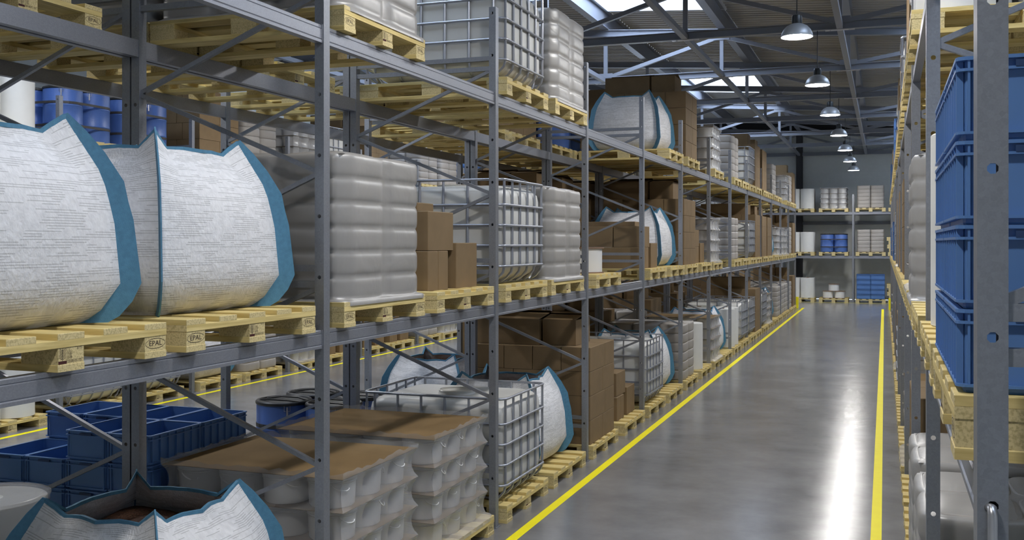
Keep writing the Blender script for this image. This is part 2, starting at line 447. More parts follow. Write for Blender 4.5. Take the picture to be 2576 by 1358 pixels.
ZB, ZK, ZC = .030, .1004, .1314      # tops of bottom boards, blocks, cross boards
BD = .20                             # block depth (x)
def pm(kind):
    if kind == 'deck': return MB().bbox(-PD/2, PD/2, -.075, .075, 0, DH-ZC, .002).mesh('deck_board', M['wood_x'])
    if kind == 'bottom': return MB().bbox(-PD/2, PD/2, -.075, .075, 0, ZB, .002).mesh('bottom_board', M['wood_x'])
    if kind == 'cross': return MB().bbox(-BD/2, BD/2, -PW/2, PW/2, 0, ZC-ZK, .0015).mesh('cross_board', M['wood_y'])
    if kind == 'block': return MB().box(-BD/2+.003, BD/2-.003, -.072, .072, 0, ZK-ZB).mesh('block', M['chip'])
def farpallet():
    mb = MB()
    return mb
def far_pallet_mesh():
    mb = MB()
    for k in range(5): mb.box(-PD/2, PD/2, -.6+.2625*k, -.45+.2625*k, ZC, DH)
    for x in (-PD/2+BD/2, 0, PD/2-BD/2):
        mb.box(x-BD/2, x+BD/2, -.6, .6, ZK, ZC)
        for y in (-.525, 0, .525): mb.box(x-BD/2+.003, x+BD/2-.003, y-.072, y+.072, ZB, ZK)
    for y in (-.525, 0, .525): mb.box(-PD/2, PD/2, y-.075, y+.075, 0, ZB)
    return mb.mesh('pallet', M['wood_x'])
PSET = {}
def pallet(loc, label, detail, face=1, rz=0, group='wooden pallets in the racks'):
    if not detail:
        me = cached('farp', far_pallet_mesh)
        return tag(obj('wooden_pallet', me, None, loc, rz), label, 'pallet', group)
    key = ('proto', face)
    if key not in PSET:
        t = thing('wooden_pallet', label, 'pallet', loc, group, rz)
        mk = {k: cached('p'+k, lambda k=k: pm(k)) for k in ('deck', 'bottom', 'cross', 'block')}
        for k in range(5): obj('deck_board', mk['deck'], t, (0, -.525+.2625*k, ZC))
        for x in (-PD/2+BD/2, 0, PD/2-BD/2): obj('cross_board', mk['cross'], t, (x, 0, ZK))
        for y in (-.525, 0, .525): obj('bottom_board', mk['bottom'], t, (0, y, 0))
        se = cached('se', stamp_epal); sm = cached('sm', stamp_mid); sr = cached('sr', stamp_red)
        for x in (-PD/2+BD/2, 0, PD/2-BD/2):
            for y in (-.525, 0, .525):
                b_ = obj('block', mk['block'], t, (x, y, ZB))
                if x*face > .1:
                    xx = (BD/2-.003)*face
                    for me, dz in (((se, .036),) if y else ((sm, .036), (sr, .036))):
                        obj('printed_mark' if me is sr else 'printed_stamp', me, b_, (xx, 0, dz), 0 if face > 0 else PI)
        PSET[key] = t
        return t
    src = PSET[key]
    r = src.copy(); COL.objects.link(r); r.location = loc; r.rotation_euler = (0, 0, rz); r['label'] = label; r['group'] = group
    for ch in list(src.children):
        c = ch.copy(); COL.objects.link(c); c.parent = r
        for g in list(ch.children):
            d = g.copy(); COL.objects.link(d); d.parent = c
    return r

# ------------------------------------------------------------------ loads (local origin: deck centre; +X*face = aisle side)
def sack_mesh(seed, hx, hy, hz):
    def f():
        rnd = random.Random(seed); mb = MB(); rings = []
        nz = 7; 
        for j in range(nz+1):
            v = -1+2*j/nz; w = (1-abs(v)**4.0)**(1/3.) if abs(v) < 1 else 0
            w = max(w, .70)
            z = hz*v*(1 if abs(v) < 1 else 1)
            rr = []
            for k in range(24):
                a = 2*PI*(k+.5)/24; ca, sa = math.cos(a), math.sin(a); e = .42
                x = math.copysign(abs(ca)**e, ca); y = math.copysign(abs(sa)**e, sa)
                bl = .93+.07*w
                rr.append((hx*x*(.88+.12*w), hy*y*(.90+.10*w), z+.004*math.sin(3*a+seed)))
            rings.append(rr)
        mb.loft(rings)
        return mb.mesh('sack', M['sack'], True)
    return cached(('sack', seed, hx, hy, hz), f)
def sacks(loc, lab, near, face, layers=6, wrap='tight', lh=.158, group='wrapped sack stacks'):
    t = thing('wrapped_sack_stack', lab, 'sack stack', loc, group)
    hx, hy = .232, .272
    cols = [(x, y) for x in (-.46, 0, .46) for y in (-.272, .272)]
    if near:
        for l in range(layers):
            for q, (x, y) in enumerate(cols):
                if x == 0 and y > 0 and l < layers-1: continue
                obj('sack', sack_mesh((l+q) % 3, hx, hy, lh*.51), t, (x, y, lh*(l+.5)+.003))
    else:
        def f():
            mb = MB()
            for l in range(layers):
                for q, (x, y) in enumerate(cols):
                    if x == 0 and l < layers-1: 
                        if y > 0: continue
                    src = sack_mesh(0, hx, hy, lh*.51)
                    o = len(mb.v); mb.v += [(v.co.x+x, v.co.y+y, v.co.z+lh*(l+.5)+.003) for v in src.vertices]
                    mb.f += [tuple(i+o for i in p.vertices) for p in src.polygons]
            return mb.mesh('sacks', M['sack'], True)
        o = obj('sacks', cached(('sk', layers, lh), f), t); o['kind'] = 'stuff'
    def wf():
        mb = MB(); HX, HY = .715, .558; nr = 8; nc = 9; rings = []
        def pil(u, p): return 1-abs(2*u-1)**p
        def ring(v, z, ins=0.):
            out = []
            for q, (hx, hy, nx, ny, cnt) in enumerate(((HX, HY, 1, 0, 2), (HX, HY, 0, 1, 3), (HX, HY, -1, 0, 2), (HX, HY, 0, -1, 3))):
                ln = HY if q % 2 == 0 else HX; off = HX if q % 2 == 0 else HY
                tx, ty = -ny, nx
                for c in range(cnt):
                    for k in range(nc):
                        u = k/nc; sp = (c+u)/cnt
                        t = -ln+2*ln*sp
                        ends = min(sp, 1-sp)*2*ln
                        rc = .075
                        dr = rc-math.sqrt(max(0, rc*rc-(rc-ends)**2)) if ends < rc else 0
                        if c == 0 and k == 0: pu = .25 if True else 0
                        else: pu = pil(u, 6.)
                        if ends < .12: pu = max(pu, .75)
                        d = off-ins+.036*(.0+1.0*pu)*(.50+.50*pil(v, 4.)**.8)-.010-dr*.8
                        tt = t*(1-ins/ln)*.985
                        out.append((nx*d+tx*tt, ny*d+ty*tt, z))
            return out
        n = len(ring(0, 0))
        def flat(d_, z):
            out = []
            for x, y, _ in ring(.5, 0):
                m_ = max(abs(x)/HX, abs(y)/HY); out.append((x/m_*(1+d_/HX), y/m_*(1+d_/HY), z))
            return out
        rings += [flat(.037, -.026) , flat(.037, .003), flat(.028, .008)]
        for l in range(layers):
            for k in range(nr):
                v = k/nr
                if l == 0 and k == 0: continue
                rings.append(ring(v, lh*(l+v)))
        rings.append(ring(1, lh*layers-.004)); rings.append(ring(1, lh*layers+.002, .03))
        mb.loft(rings, False, False)
        nx, ny = 30, 20; vs = []
        for i in range(nx+1):
            for j in range(ny+1):
                u, w_ = i/nx, j/ny; uu, ww = (u*3) % 1, (w_*2) % 1
                if i == nx: uu = 1
                if j == ny: ww = 1
                ed = min(u, 1-u, w_, 1-w_)
                vs.append((-.70+1.40*u, -.545+1.09*w_, lh*layers-.006+.034*max(0, pil(uu, 3))**.6*max(0, pil(ww, 3))**.6*(1 if ed > .03 else .3)))
        mb.add(vs, [(i*(ny+1)+j, (i+1)*(ny+1)+j, (i+1)*(ny+1)+j+1, i*(ny+1)+j+1) for i in range(nx) for j in range(ny)])
        return mb.mesh('shrink_wrap', M['tightfilm'], True)
    if near: obj('shrink_wrap', cached(('wf', layers, lh), wf), t)
    return t
def bucket_mesh():
    def f():
        mb = MB(); mb.lathe([(.142, 0), (.150, .012), (.158, .155), (.165, .160), (.165, .166), (.159, .170), (.166, .178), (.166, .196), (.158, .200), (.152, .196), (0, .196)], 20)
        return mb.mesh('bucket', M['white_plastic'], True, 40)
    return cached('bucket', f)
def bail_mesh():
    def f():
        mb = MB(); pts = []
        for k in range(9):
            a = PI*k/8; pts.append((.162+.014*math.sin(a), .06*math.cos(a), .150-.03*math.sin(a)-.02*math.cos(a)))
        mb.tube(pts, .0045, 6)
        return mb.mesh('bail_handle', M['white_plastic'], True)
    return cached('bail', f)
def buckets(loc, lab, near, face, layers=4, group='wrapped bucket stacks'):
    t = thing('wrapped_bucket_stack', lab, 'bucket stack', loc, group)
    lh = .2135
    for l in range(layers):
        for ix in range(4):
            for iy in range(3):
                if not (ix in (0, 3) or iy in (0, 2)): continue
                x = -.51+.34*ix; y = -.36+.36*iy
                if near:
                    b_ = obj('bucket', bucket_mesh(), t, (x, y, lh*l+.004))
                    vis = (iy == 0) or (ix == (3 if face > 0 else 0))
                    if vis:
                        rz = (-PI/2 if iy == 0 and ix != (3 if face > 0 else 0) else (0 if face > 0 else PI))+random.uniform(-.8, .8)
                        obj('bail_handle', bail_mesh(), b_, (0, 0, 0), rz)
    if not near:
        def f():
            mb = MB()
            for l in range(layers):
                for ix in range(4):
                    for iy in range(3):
                        if not (ix in (0, 3) or iy in (0, 2)): continue
                        mb.lathe([(.145, lh*l+.004), (.158, lh*l+.155), (.166, lh*l+.165), (.166, lh*l+.2)], 12, -.51+.34*ix, -.36+.36*iy)
            return mb.mesh('buckets', M['white_plastic'], True, 40)
        obj('buckets', cached(('bks', layers), f), t)['kind'] = 'stuff'
    sm = cached('slip', lambda: MB().box(-.697, .697, -.552, .552, 0, .004).mesh('slip_sheet', M['sheet']))
    for l in range(1, layers+1): obj('slip_sheet', sm, t, (0, 0, lh*l-.004))
    def wf(seed):
        rnd = random.Random(seed); mb = MB(); rings = []; nl = layers*6
        npt = 72
        def ringat(z, ins, jz=0, sk=0):
            out = []
            hx, hy, r = .702, .557, .03
            per = [(hx, -hy, hx, hy), (hx, hy, -hx, hy), (-hx, hy, -hx, -hy), (-hx, -hy, hx, -hy)]
            for q, (x0, y0, x1, y1) in enumerate(per):
                for i in range(18):
                    s_ = i/18; x = x0+(x1-x0)*s_; y = y0+(y1-y0)*s_
                    nb = 3 if q % 2 == 0 else 4
                    wv = math.sin(PI*((s_*nb) % 1))            # bucket bulge
                    cc = math.exp(-(min(s_, 1-s_)/.10)**2)
                    di = ins*(1.-.75*wv**.6*(1-cc)) if ins > 0 else ins*.62
                    nx, ny = ((1, 0), (0, 1), (-1, 0), (0, -1))[q]
                    if i == 0:
                        px, py = ((1, -1), (1, 1), (-1, 1), (-1, -1))[q]
                        out.append((x-px*di*.62, y-py*di*.62, z+jz*rnd.uniform(-.3, 1)))
                    else: out.append((x-nx*di, y-ny*di, z+jz*rnd.uniform(-.6, 1)))
            return out
        rings.append(ringat(-.026, -.075)); rings.append(ringat(.004, -.07)); rings.append(ringat(.02, -.03))
        for j in range(1, nl+1):
            ph = (j % 6)/6; ins = .062*math.sin(PI*ph)**.8
            if j < 6: ins = .05*math.sin(PI*ph)
            rings.append(ringat(lh*layers*j/nl, ins))
        rings.append(ringat(lh*layers+.03, -.004, .016))
        mb.loft(rings, False, False)
        return mb.mesh('shrink_wrap', M['film'], True, 45)
    sd = 1 if near else 5
    obj('shrink_wrap', cached(('bw', layers, sd), lambda: wf(sd)), t)
    return t
def ibc(loc, lab, near, face, group='caged liquid tanks'):
    t = thing('caged_liquid_tank', lab, 'liquid tank', loc, group)
    hx, hy = .715, .575
    def bottle():
        mb = MB(); rings = []
        for z, i, r in ((.022, .20, .12), (.035, .15, .14), (.09, .07, .14), (.16, .028, .12), (.2, .022, .11), (.78, .022, .11), (.84, .03, .12), (.885, .075, .13), (.90, .12, .12), (.895, .16, .12)):
            rings.append(rrect(hx-i, hy-i, r, z, 5))
        mb.loft(rings)
        return mb.mesh('plastic_tank', M['tank'], True, 50)
    b_ = obj('plastic_tank', cached('bottle', bottle), t)
    cp = cached('ibccap', lambda: MB().lathe([(.19, .885), (.175, .91), (.18, .93), (.165, .935), (.15, .925), (.13, .92), (0, .92)], 20).mesh('filler_cap', M['tank'], True, 40))
    obj('filler_cap', cp, b_)
    def ringm(): 
        mb = MB(); mb.tube(rrect(hx, hy, .07, 0, 4), .0125, 6, True); return mb.mesh('cage_ring', M['tube'], True)
    rm = cached('ibcring', ringm)
    rz_ = (.165, .350, .535, .720, .948)
    def bar(kind):
        def f():
            mb = MB()
            pts = [(0, 0, .948), (0, 0, .165), (-.012, 0, .11), (-.06, 0, .055), (-.12, 0, .018)]
            if kind == 'lite': pts = [pts[0], pts[1], pts[3], pts[4]]
            mb.tube(pts, .0125, 6 if kind == 'full' else 4)
            return mb.mesh('cage_bar', M['tube'], True, 50)
        return cached(('ibcbar', kind), f)
    pos = []
    for y in (-.53, -.318, -.106, .106, .318, .53): pos += [(hx-.012, y, 0), (-hx+.012, y, PI)]
    for x in (-.60, -.36, -.12, .12, .36, .60): pos += [(x, hy-.012, PI/2), (x, -hy+.012, -PI/2)]
    if near:
        for z in rz_: obj('cage_ring', rm, t, (0, 0, z))
        bm = bar('full')
        for x, y, r in pos: obj('cage_bar', bm, t, (x, y, 0), r)
        obj('cage_foot', cached('cf', lambda: MB().tube(rrect(hx-.15, hy-.15, .06, .012, 4), .012, 6, True).mesh('cage_foot', M['tube'], True)), t)
    else:
        def f():
            mb = MB()
            for z in rz_: mb.tube(rrect(hx, hy, .07, z, 2), .0125, 4, True)
            src = bar('lite')
            for x, y, r in pos:
                o = len(mb.v); c, s = math.cos(r), math.sin(r)
                mb.v += [(x+v.co.x*c-v.co.y*s, y+v.co.x*s+v.co.y*c, v.co.z) for v in src.vertices]
                mb.f += [tuple(i+o for i in p.vertices) for p in src.polygons]
            return mb.mesh('cage', M['tube'])
        obj('cage', cached('farcage', f), t)
    return t
def interp(tab, t):
    for i in range(len(tab)-1):
        a, b_ = tab[i], tab[i+1]
        if t <= b_[0]:
            k = (t-a[0])/(b_[0]-a[0]) if b_[0] > a[0] else 0
            return a[1]+(b_[1]-a[1])*k
    return tab[-1][1]
BAGH = .964
D_IN = [(0, .41), (.04, .465), (.19, .535), (.5, .515), (.72, .478), (.86, .42), (1, .365)]
D_OUT = [(0, .495), (.05, .555), (.19, .60), (.5, .575), (.72, .545), (.86, .485), (1, .372)]
D_MID = [(0, .42), (.05, .53), (.19, .605), (.45, .615), (.65, .575), (.82, .47), (.92, .40), (1, .385)]
def bag(loc, lab, near, face, group='open bulk bags', rz=0):
    t = thing('bulk_bag', lab, 'bulk bag', loc, group, rz)
    nS = 12
    def rimz(s):       # peak at corners, dip, slight plateau
        a = abs(s)
        return interp([(0, .915), (.45, .925), (.62, .90), (.86, .965), (1, 1.0)], a)
    def body():
        mb = MB(); rows = [0, .02, .06, .12, .19, .28, .38, .48, .58, .67, .75, .82, .88, .92, .96, 1]
        rings = []; uvs = []
        def ring(t_, inset=0, drop=0):
            out = []
            d = interp(D_IN, t_)-inset; m = interp(D_MID, t_)-inset
            for q in range(4):
                ang = PI/2*q; ca, sa = math.cos(ang), math.sin(ang)
                for i in range(nS):
                    s = -1+2*i/nS
                    pr = (1-abs(s)**2.2)
                    lx = d+(m-d)*pr; ly = d*s
                    if t_ > .8: lx -= .05*(t_-.8)/.2*math.sin(PI*abs(s))*.8
                    zt = 1-(1-rimz(s))*max(0, (t_-.55)/.45)**1.3
                    z = BAGH*t_*zt-drop
                    if t_ < .05: z = max(z, .012*(1-abs(s))*0+z)
                    out.append((lx*ca-ly*sa, lx*sa+ly*ca, z))
            return out
        for r in rows: rings.append(ring(r))
        mb.loft(rings, True, False); nouter = len(rings)
        n = len(rings[0])
        inn = [ring(1, .006, 0), ring(.93, .012), ring(.80, .02)]
        o = len(mb.v); mb.add([p for r in inn for p in r], [])
        for i in range(2):
            for k in range(n):
                mb.f.append((o+i*n+k, o+(i+1)*n+k, o+(i+1)*n+(k+1) % n, o+i*n+(k+1) % n)[::-1][::-1])
        for k in range(n): mb.f.append(((nouter-1)*n+k, (nouter-1)*n+(k+1) % n, o+(k+1) % n, o+k))
        me = mb.mesh('woven_sack_body', M['cloth'], True, 45)
        uv = me.uv_layers.new(name='UVMap')
        info = []
        for r in rows: info += [(k/n, r*.25) for k in range(n)]
        for r in (1, .93, .8): info += [(k/n, r*.25) for k in range(n)]
        for p in me.polygons:
            us = [info[me.loops[li].vertex_index][0] for li in p.loop_indices]
            wrap = max(us)-min(us) > .5
            for li in p.loop_indices:
                u, v = info[me.loops[li].vertex_index]
                if wrap and u < .5: u += 1
                uv.data[li].uv = (u, v)
        return me
    obj('woven_sack_body', cached('bagbody', body), t)
    def ribbon():
        mb = MB(); T = [0, .03, .10, .19, .35, .5, .62, .72, .80, .86, .93, 1]
        vs = []; th = .004; k2 = math.sqrt(.5)
        for t_ in T:
            a = interp(D_IN, t_)-.012; b_ = interp(D_OUT, t_); z = BAGH*t_
            zo = z+.012*(t_ > .98)
            for (r, zz) in ((a, z), (b_, zo-(.03 if .5 < t_ < .9 else 0))):
                for sg in (1, -1): vs.append((r-sg*th*k2, r+sg*th*k2, zz))
        f = []
        for i in range(len(T)-1):
            o = i*4; p = o+4
            f += [(o, o+2, p+2, p), (o+3, o+1, p+1, p+3), (o+2, o+3, p+3, p+2), (o+1, o, p, p+1)]
        f += [(1, 3, 2, 0), tuple(len(vs)-4+i for i in (0, 2, 3, 1))]
        mb.add(vs, f); return mb.mesh('edge_strip', M['ribbon'])
    rb = cached('ribbon', ribbon)
    for q in range(4): obj('edge_strip', rb, t, (0, 0, 0), PI/2*q)
    def rim():
        mb = MB(); out = []; d = interp(D_IN, 1); m = interp(D_MID, 1)
        for q in range(4):
            ang = PI/2*q; ca, sa = math.cos(ang), math.sin(ang)
            for i in range(nS):
                s = -1+2*i/nS; lx = d+(m-d)*(1-abs(s)**2.2)-.05*math.sin(PI*abs(s))*.8; ly = d*s
                out.append((lx*ca-ly*sa, lx*sa+ly*ca, BAGH*rimz(s)))
        n = len(out); vs = []
        for x, y, z in out:
            l = math.hypot(x, y); nx, ny = x/l, y/l
            vs += [(x+nx*.008, y+ny*.008, z-.013), (x+nx*.008, y+ny*.008, z+.006), (x-nx*.010, y-ny*.010, z+.006), (x-nx*.010, y-ny*.010, z-.013)]
        f = []
        for i in range(n):
            a = i*4; b_ = ((i+1) % n)*4
            for k in range(4): f.append((a+k, b_+k, b_+(k+1) % 4, a+(k+1) % 4))
        mb.add(vs, f); return mb.mesh('rim_band', M['ribbon'])
    obj('rim_band', cached('rim', rim), t)
    def fillm():
        mb = MB(); rnd = random.Random(3); n = 14; vs = []
        for i in range(n+1):
            for j in range(n+1):
                x = -1+2*i/n; y = -1+2*j/n; rr = max(abs(x), abs(y))
                vs.append((x*.46, y*.46, BAGH*.80-.02-.04*rr**2+.018*math.sin(3*x+1)*math.cos(4*y)+rnd.uniform(-.004, .004)))
        mb.add(vs, [(i*(n+1)+j, (i+1)*(n+1)+j, (i+1)*(n+1)+j+1, i*(n+1)+j+1) for i in range(n) for j in range(n)])
        return mb.mesh('granular_filling', M['fill'], True)
    o = obj('granular_filling', cached('fill', fillm), t); o['kind'] = 'stuff'
    return t
def box_mesh(dx, dy, dz, flaps=False):
    key = ('cb', round(dx, 3), round(dy, 3), round(dz, 3), flaps)
    def f():
        mb = MB()
        hx, hy = dx/2-.003, dy/2-.003
        if not flaps:
            mb.bbox(-hx, hx, -hy, hy, 0, dz-.004, .005)
            mb.add([(-hx+.004, -.0015, dz-.0038), (hx-.004, -.0015, dz-.0038), (hx-.004, .0015, dz-.0038), (-hx+.004, .0015, dz-.0038)], [(0, 1, 2, 3)])
        else:
            t = .004
            mb.box(-hx, hx, -hy, -hy+t, 0, dz); mb.box(-hx, hx, hy-t, hy, 0, dz)
            mb.box(-hx, -hx+t, -hy+t, hy-t, 0, dz); mb.box(hx-t, hx, -hy+t, hy-t, 0, dz)
            mb.box(-hx+t, hx-t, -hy+t, hy-t, 0, t)
        return mb.mesh('cardboard_box', M['card'])
    return cached(key, f)
BOXQ = []
def cbox(x, y, z, dx, dy, dz, lab, group, flaps=False, hidden=False):
    if not flaps or math.hypot(x, y) > 19:
        BOXQ.append([x, y, z, dx, dy, dz, lab, group, hidden, 0]); return
    return cbox_open(x, y, z, dx, dy, dz, lab, group)
def flush_boxes():
    def score(q):
        x, y, z = q[:3]; zz = -x*math.sin(PI/9)+y*math.cos(PI/9)
        k = 1.0 if -5 < x < -3 or y > 45 else (.75 if x < -10 else (.6 if x > 0 else .5))
        return zz/k+(1000 if q[8] else 0)
    BOXQ.sort(key=score)
    for x, y, z, dx, dy, dz, lab, group, hid, rz in BOXQ[:278]:
        o = tag(obj('cardboard_box', box_mesh(dx, dy, dz), None, (x, y, z), rz), lab, 'box', group)
    mb = MB()
    for x, y, z, dx, dy, dz, lab, group, hid, rz in BOXQ[278:]:
        if rz: dx, dy = dy, dx
        mb.box(x-dx/2+.002, x+dx/2-.002, y-dy/2+.002, y+dy/2-.002, z, z+dz-.002)
    o = obj('distant_cardboard_boxes', mb.mesh('distant_cardboard_boxes', M['card']))
    tag(o, 'brown cardboard boxes filling the distant and inner places of the racks', 'boxes', None, 'stuff')
def cbox_open(x, y, z, dx, dy, dz, lab, group):
    t = thing('cardboard_box', lab, 'box', (x, y, z), group)
    obj('carton_body', box_mesh(dx, dy, dz, True), t)
    def fl(lx, ly, ang, side):
        def f():
            mb = MB(); w = ly/2*.98
            ca, sa = math.cos(ang), math.sin(ang)
            vs = [(-lx/2, 0, 0), (lx/2, 0, 0), (lx/2, w*ca, w*sa), (-lx/2, w*ca, w*sa)]
            mb.add(vs+[(a, b_, c+.004) for a, b_, c in vs], [(3, 2, 1, 0), (4, 5, 6, 7), (0, 1, 5, 4), (1, 2, 6, 5), (2, 3, 7, 6), (3, 0, 4, 7)])
            return mb.mesh('flap', M['card'])
        return cached(('flap', round(lx, 3), round(ly, 3), ang, side), f)
    obj('flap', fl(dx-.01, dy, .13, 0), t, (0, -dy/2+.004, dz)); obj('flap', fl(dx-.01, dy, .2, 1), t, (0, dy/2-.004, dz+.001), PI)
    return t
def boxstack(loc, place, near, face, top=True, layers=4):
    """loc = deck centre"""
    X, Y, Z = loc; lh = .285; g = 'cardboard boxes stacked on pallets'
    names = ['lowest', 'second', 'third', 'fourth']
    a_side = .70                     # aisle extent
    for l in range(layers):
        splitY = .60 if l % 2 else .50
        nx = 3 if l % 2 == 0 else 4
        W = 1.44; wx = W/nx
        for ix in range(nx):
            for iy in range(2):
                hid = (ix > 0 and iy > 0) or (ix > 1 and iy > 0)
                y0_, y1_ = ((-.56, -.56+1.12*splitY), (-.56+1.12*splitY, .56))[iy]
                x1 = a_side-wx*ix; x0 = x1-wx
                cx = (x0+x1)/2*face
                cbox(X+cx, Y+(y0_+y1_)/2, Z+lh*l, wx, y1_-y0_, lh, hidden=hid, group=g, lab= f'brown box, {names[l]} layer, {"near" if iy == 0 else "far"} row column {NUM[ix]}, {place}')
    if top:
        cbox(X-.36*face, Y-.05, Z+lh*layers, .80, .84, .30, f'large open cardboard box atop stack, {place}', g, True)
        cbox(X+.27*face, Y-.10, Z+lh*layers, .42, .62, .30, f'smaller open cardboard box atop stack, {place}', g, True)
def pile(loc, place, near, face):
    X, Y, Z = loc; g = 'loosely piled cardboard boxes'
    def b(x1, dx, y0_, dy, z, dz, s):
        cbox(X+(x1-dx/2)*face, Y-.6+y0_+dy/2, Z+z, dx, dy, dz, f'brown box, {s}, {place}', g)
    b(.60, 1.36, .155, .195, 0, .315, 'low near-side one of pile')
    b(.60, 1.36, .352, .195, 0, .315, 'low middle one of pile')
    b(.58, .44, .20, .50, .316, .312, 'upper aisle-side one of pile')
    b(.135, .50, .19, .50, .316, .312, 'upper middle one of pile')
    b(-.37, .42, .20, .50, .316, .312, 'upper rear one of pile')
    b(.46, 1.0, .25, .32, .629, .07, 'flat one atop pile')
    b(.60, .62, .71, .46, 0, .38, 'tall one beside pile')
def crate_mesh():
    def f():
        mb = MB(); hx, hy, h = .184, .284, .208; t = .004
        def wallring(r0, z0, z1, o, i):     # outer offset o, inner i
            outer0 = rrect(hx+o, hy+o, .02, z0, 2); outer1 = rrect(hx+o, hy+o, .02, z1, 2)
            inner0 = rrect(hx-i, hy-i, .016, z0, 2); inner1 = rrect(hx-i, hy-i, .016, z1, 2)
            mb.loft([inner0, outer0, outer1, inner1], False, False)
        # body
        out = [rrect(hx-.020, hy-.018, .02, 0, 2), rrect(hx-.018, hy-.016, .02, .006, 2), rrect(hx-.018, hy-.014, .02, h-.004, 2)]
        inn = [rrect(hx-.021, hy-.018, .016, h-.004, 2), rrect(hx-.022, hy-.022, .016, .010, 2)]
        mb.loft(out+inn, True, True)
        wallring(0, h-.009, h, 0, .018)
        wallring(0, h-.036, h-.029, 0, .015)
        wallring(0, .016, .023, 0, .015)
        for y in [-hy+.03+k*(2*hy-.06)/6 for k in range(7)]:
            for sx in (1, -1):
                xa_, xb_ = sorted((sx*(hx-.019), sx*(hx-.002))); mb.box(xa_, xb_, y-.004, y+.004, .018, h-.008)
        for x in (-hx+.03, hx-.03):
            for sy in (1, -1):
                ya_, yb_ = sorted((sy*(hy-.014), sy*(hy-.003))); mb.box(x-.003, x+.003, ya_, yb_, .018, h-.008)
        return mb.mesh('crate_shell', M['blue'])
    return cached('crate', f)
def slot_mesh():
    return cached('slot', lambda: MB().box(-.05, .05, -.002, .003, -.008, .008).mesh('hand_slot', M['slot']))
def crates(loc, place, near, face, heights):
    """heights[ix][iy]: ix 0 = aisle side column"""
    X, Y, Z = loc
    for ix, row in enumerate(heights):
        for iy, n in enumerate(row):
            for l in range(n):
                interior = (iy > 0 and ix > 0 and l < n-1)
                c = thing('plastic_crate', f'blue plastic crate, layer {NUM[l]}, {"near" if iy == 0 else "far"} row, column {NUM[ix]}, {place}', 'crate',
                          (X+face*(.555-.37*ix), Y-.285+.57*iy, Z+.2085*l), 'blue plastic crates')
                obj('crate_shell', crate_mesh(), c)
                obj('hand_slot', slot_mesh(), c, (0, -.284, .186))
def drum_set():
    def body():
        mb = MB(); r = .272; pr = [(r-.02, 0), (r, .01), (r, .24), (r+.005, .25), (r, .26), (r, .50), (r+.005, .51), (r, .52), (r, .75), (r-.004, .76)]
        mb.lathe(pr, 32); return mb.mesh('drum_body', M['blue_drum'], True, 40)
    def lid():
        mb = MB(); r = .272
        mb.lathe([(r+.004, .748), (r+.010, .755), (r+.010, .775), (r, .785), (r-.02, .785), (r-.03, .770), (0, .770)], 32)
        for y in (-.09, .09): mb.tube([(-.24, y*.6, .772), (-.1, y*1.2, .788), (.1, y*1.2, .788), (.24, y*.6, .772)], .009, 5)
        return mb.mesh('drum_lid', M['black'], True, 40)
    def clasp():
        mb = MB(); mb.tube([(-.028, 0, .70), (.028, 0, .70), (.028, 0, .76), (-.028, 0, .76)], .003, 5, True); mb.box(-.008, .008, -.004, .004, .64, .74)
        return mb.mesh('lid_clasp', M['clasp'])
    return cached('drb', body), cached('drl', lid), cached('drc', clasp)
def drums(loc, place, near, face):
    X, Y, Z = loc; a, b_, c = drum_set()
    for ix in range(2):
        for iy in range(2):
            lab = f'blue plastic drum with black lid, {"near" if iy == 0 else "far"} {"aisle" if ix == 0 else "rear"} one, {place}'
            t = thing('plastic_drum', lab, 'drum', (X+face*(.30-.57*ix), Y-.28+.56*iy, Z), 'blue drums with black lids')
            obj('drum_body', a, t); obj('drum_lid', b_, t); obj('lid_clasp', c, t, (.277*math.cos(-.9), .277*math.sin(-.9), 0), -.9+PI/2)
    def strap():
        mb = MB(); r = .278; cs = [(.30, .28), (-.27, .28), (-.27, -.28), (.30, -.28)]; ring = []
        for q, (cx, cy) in enumerate(cs):
            for i in range(7):
                an = PI/2*q+PI/2*i/6; ring.append((cx*1+r*math.cos(an), cy+r*math.sin(an)))
        r0 = [(x*1., y, 0) for x, y in ring]; r1 = [(x, y, .035) for x, y in ring]
        ri0 = [(x*.99, y*.99, 0) for x, y in ring]; ri1 = [(x*.99, y*.99, .035) for x, y in ring]
        mb.loft([ri0, r0, r1, ri1, ri0], False, False); return mb.mesh('tension_strap', M['strap'], False)
    sm = cached('strap', strap)
    for k, z in enumerate((.20, .53)):
        tag(obj('tension_strap', sm, None, (X, Y, Z+z), 0 if face > 0 else PI), f'dark strap {"low" if k == 0 else "high"} around four blue drums, {place}', 'strap', 'straps around drums')
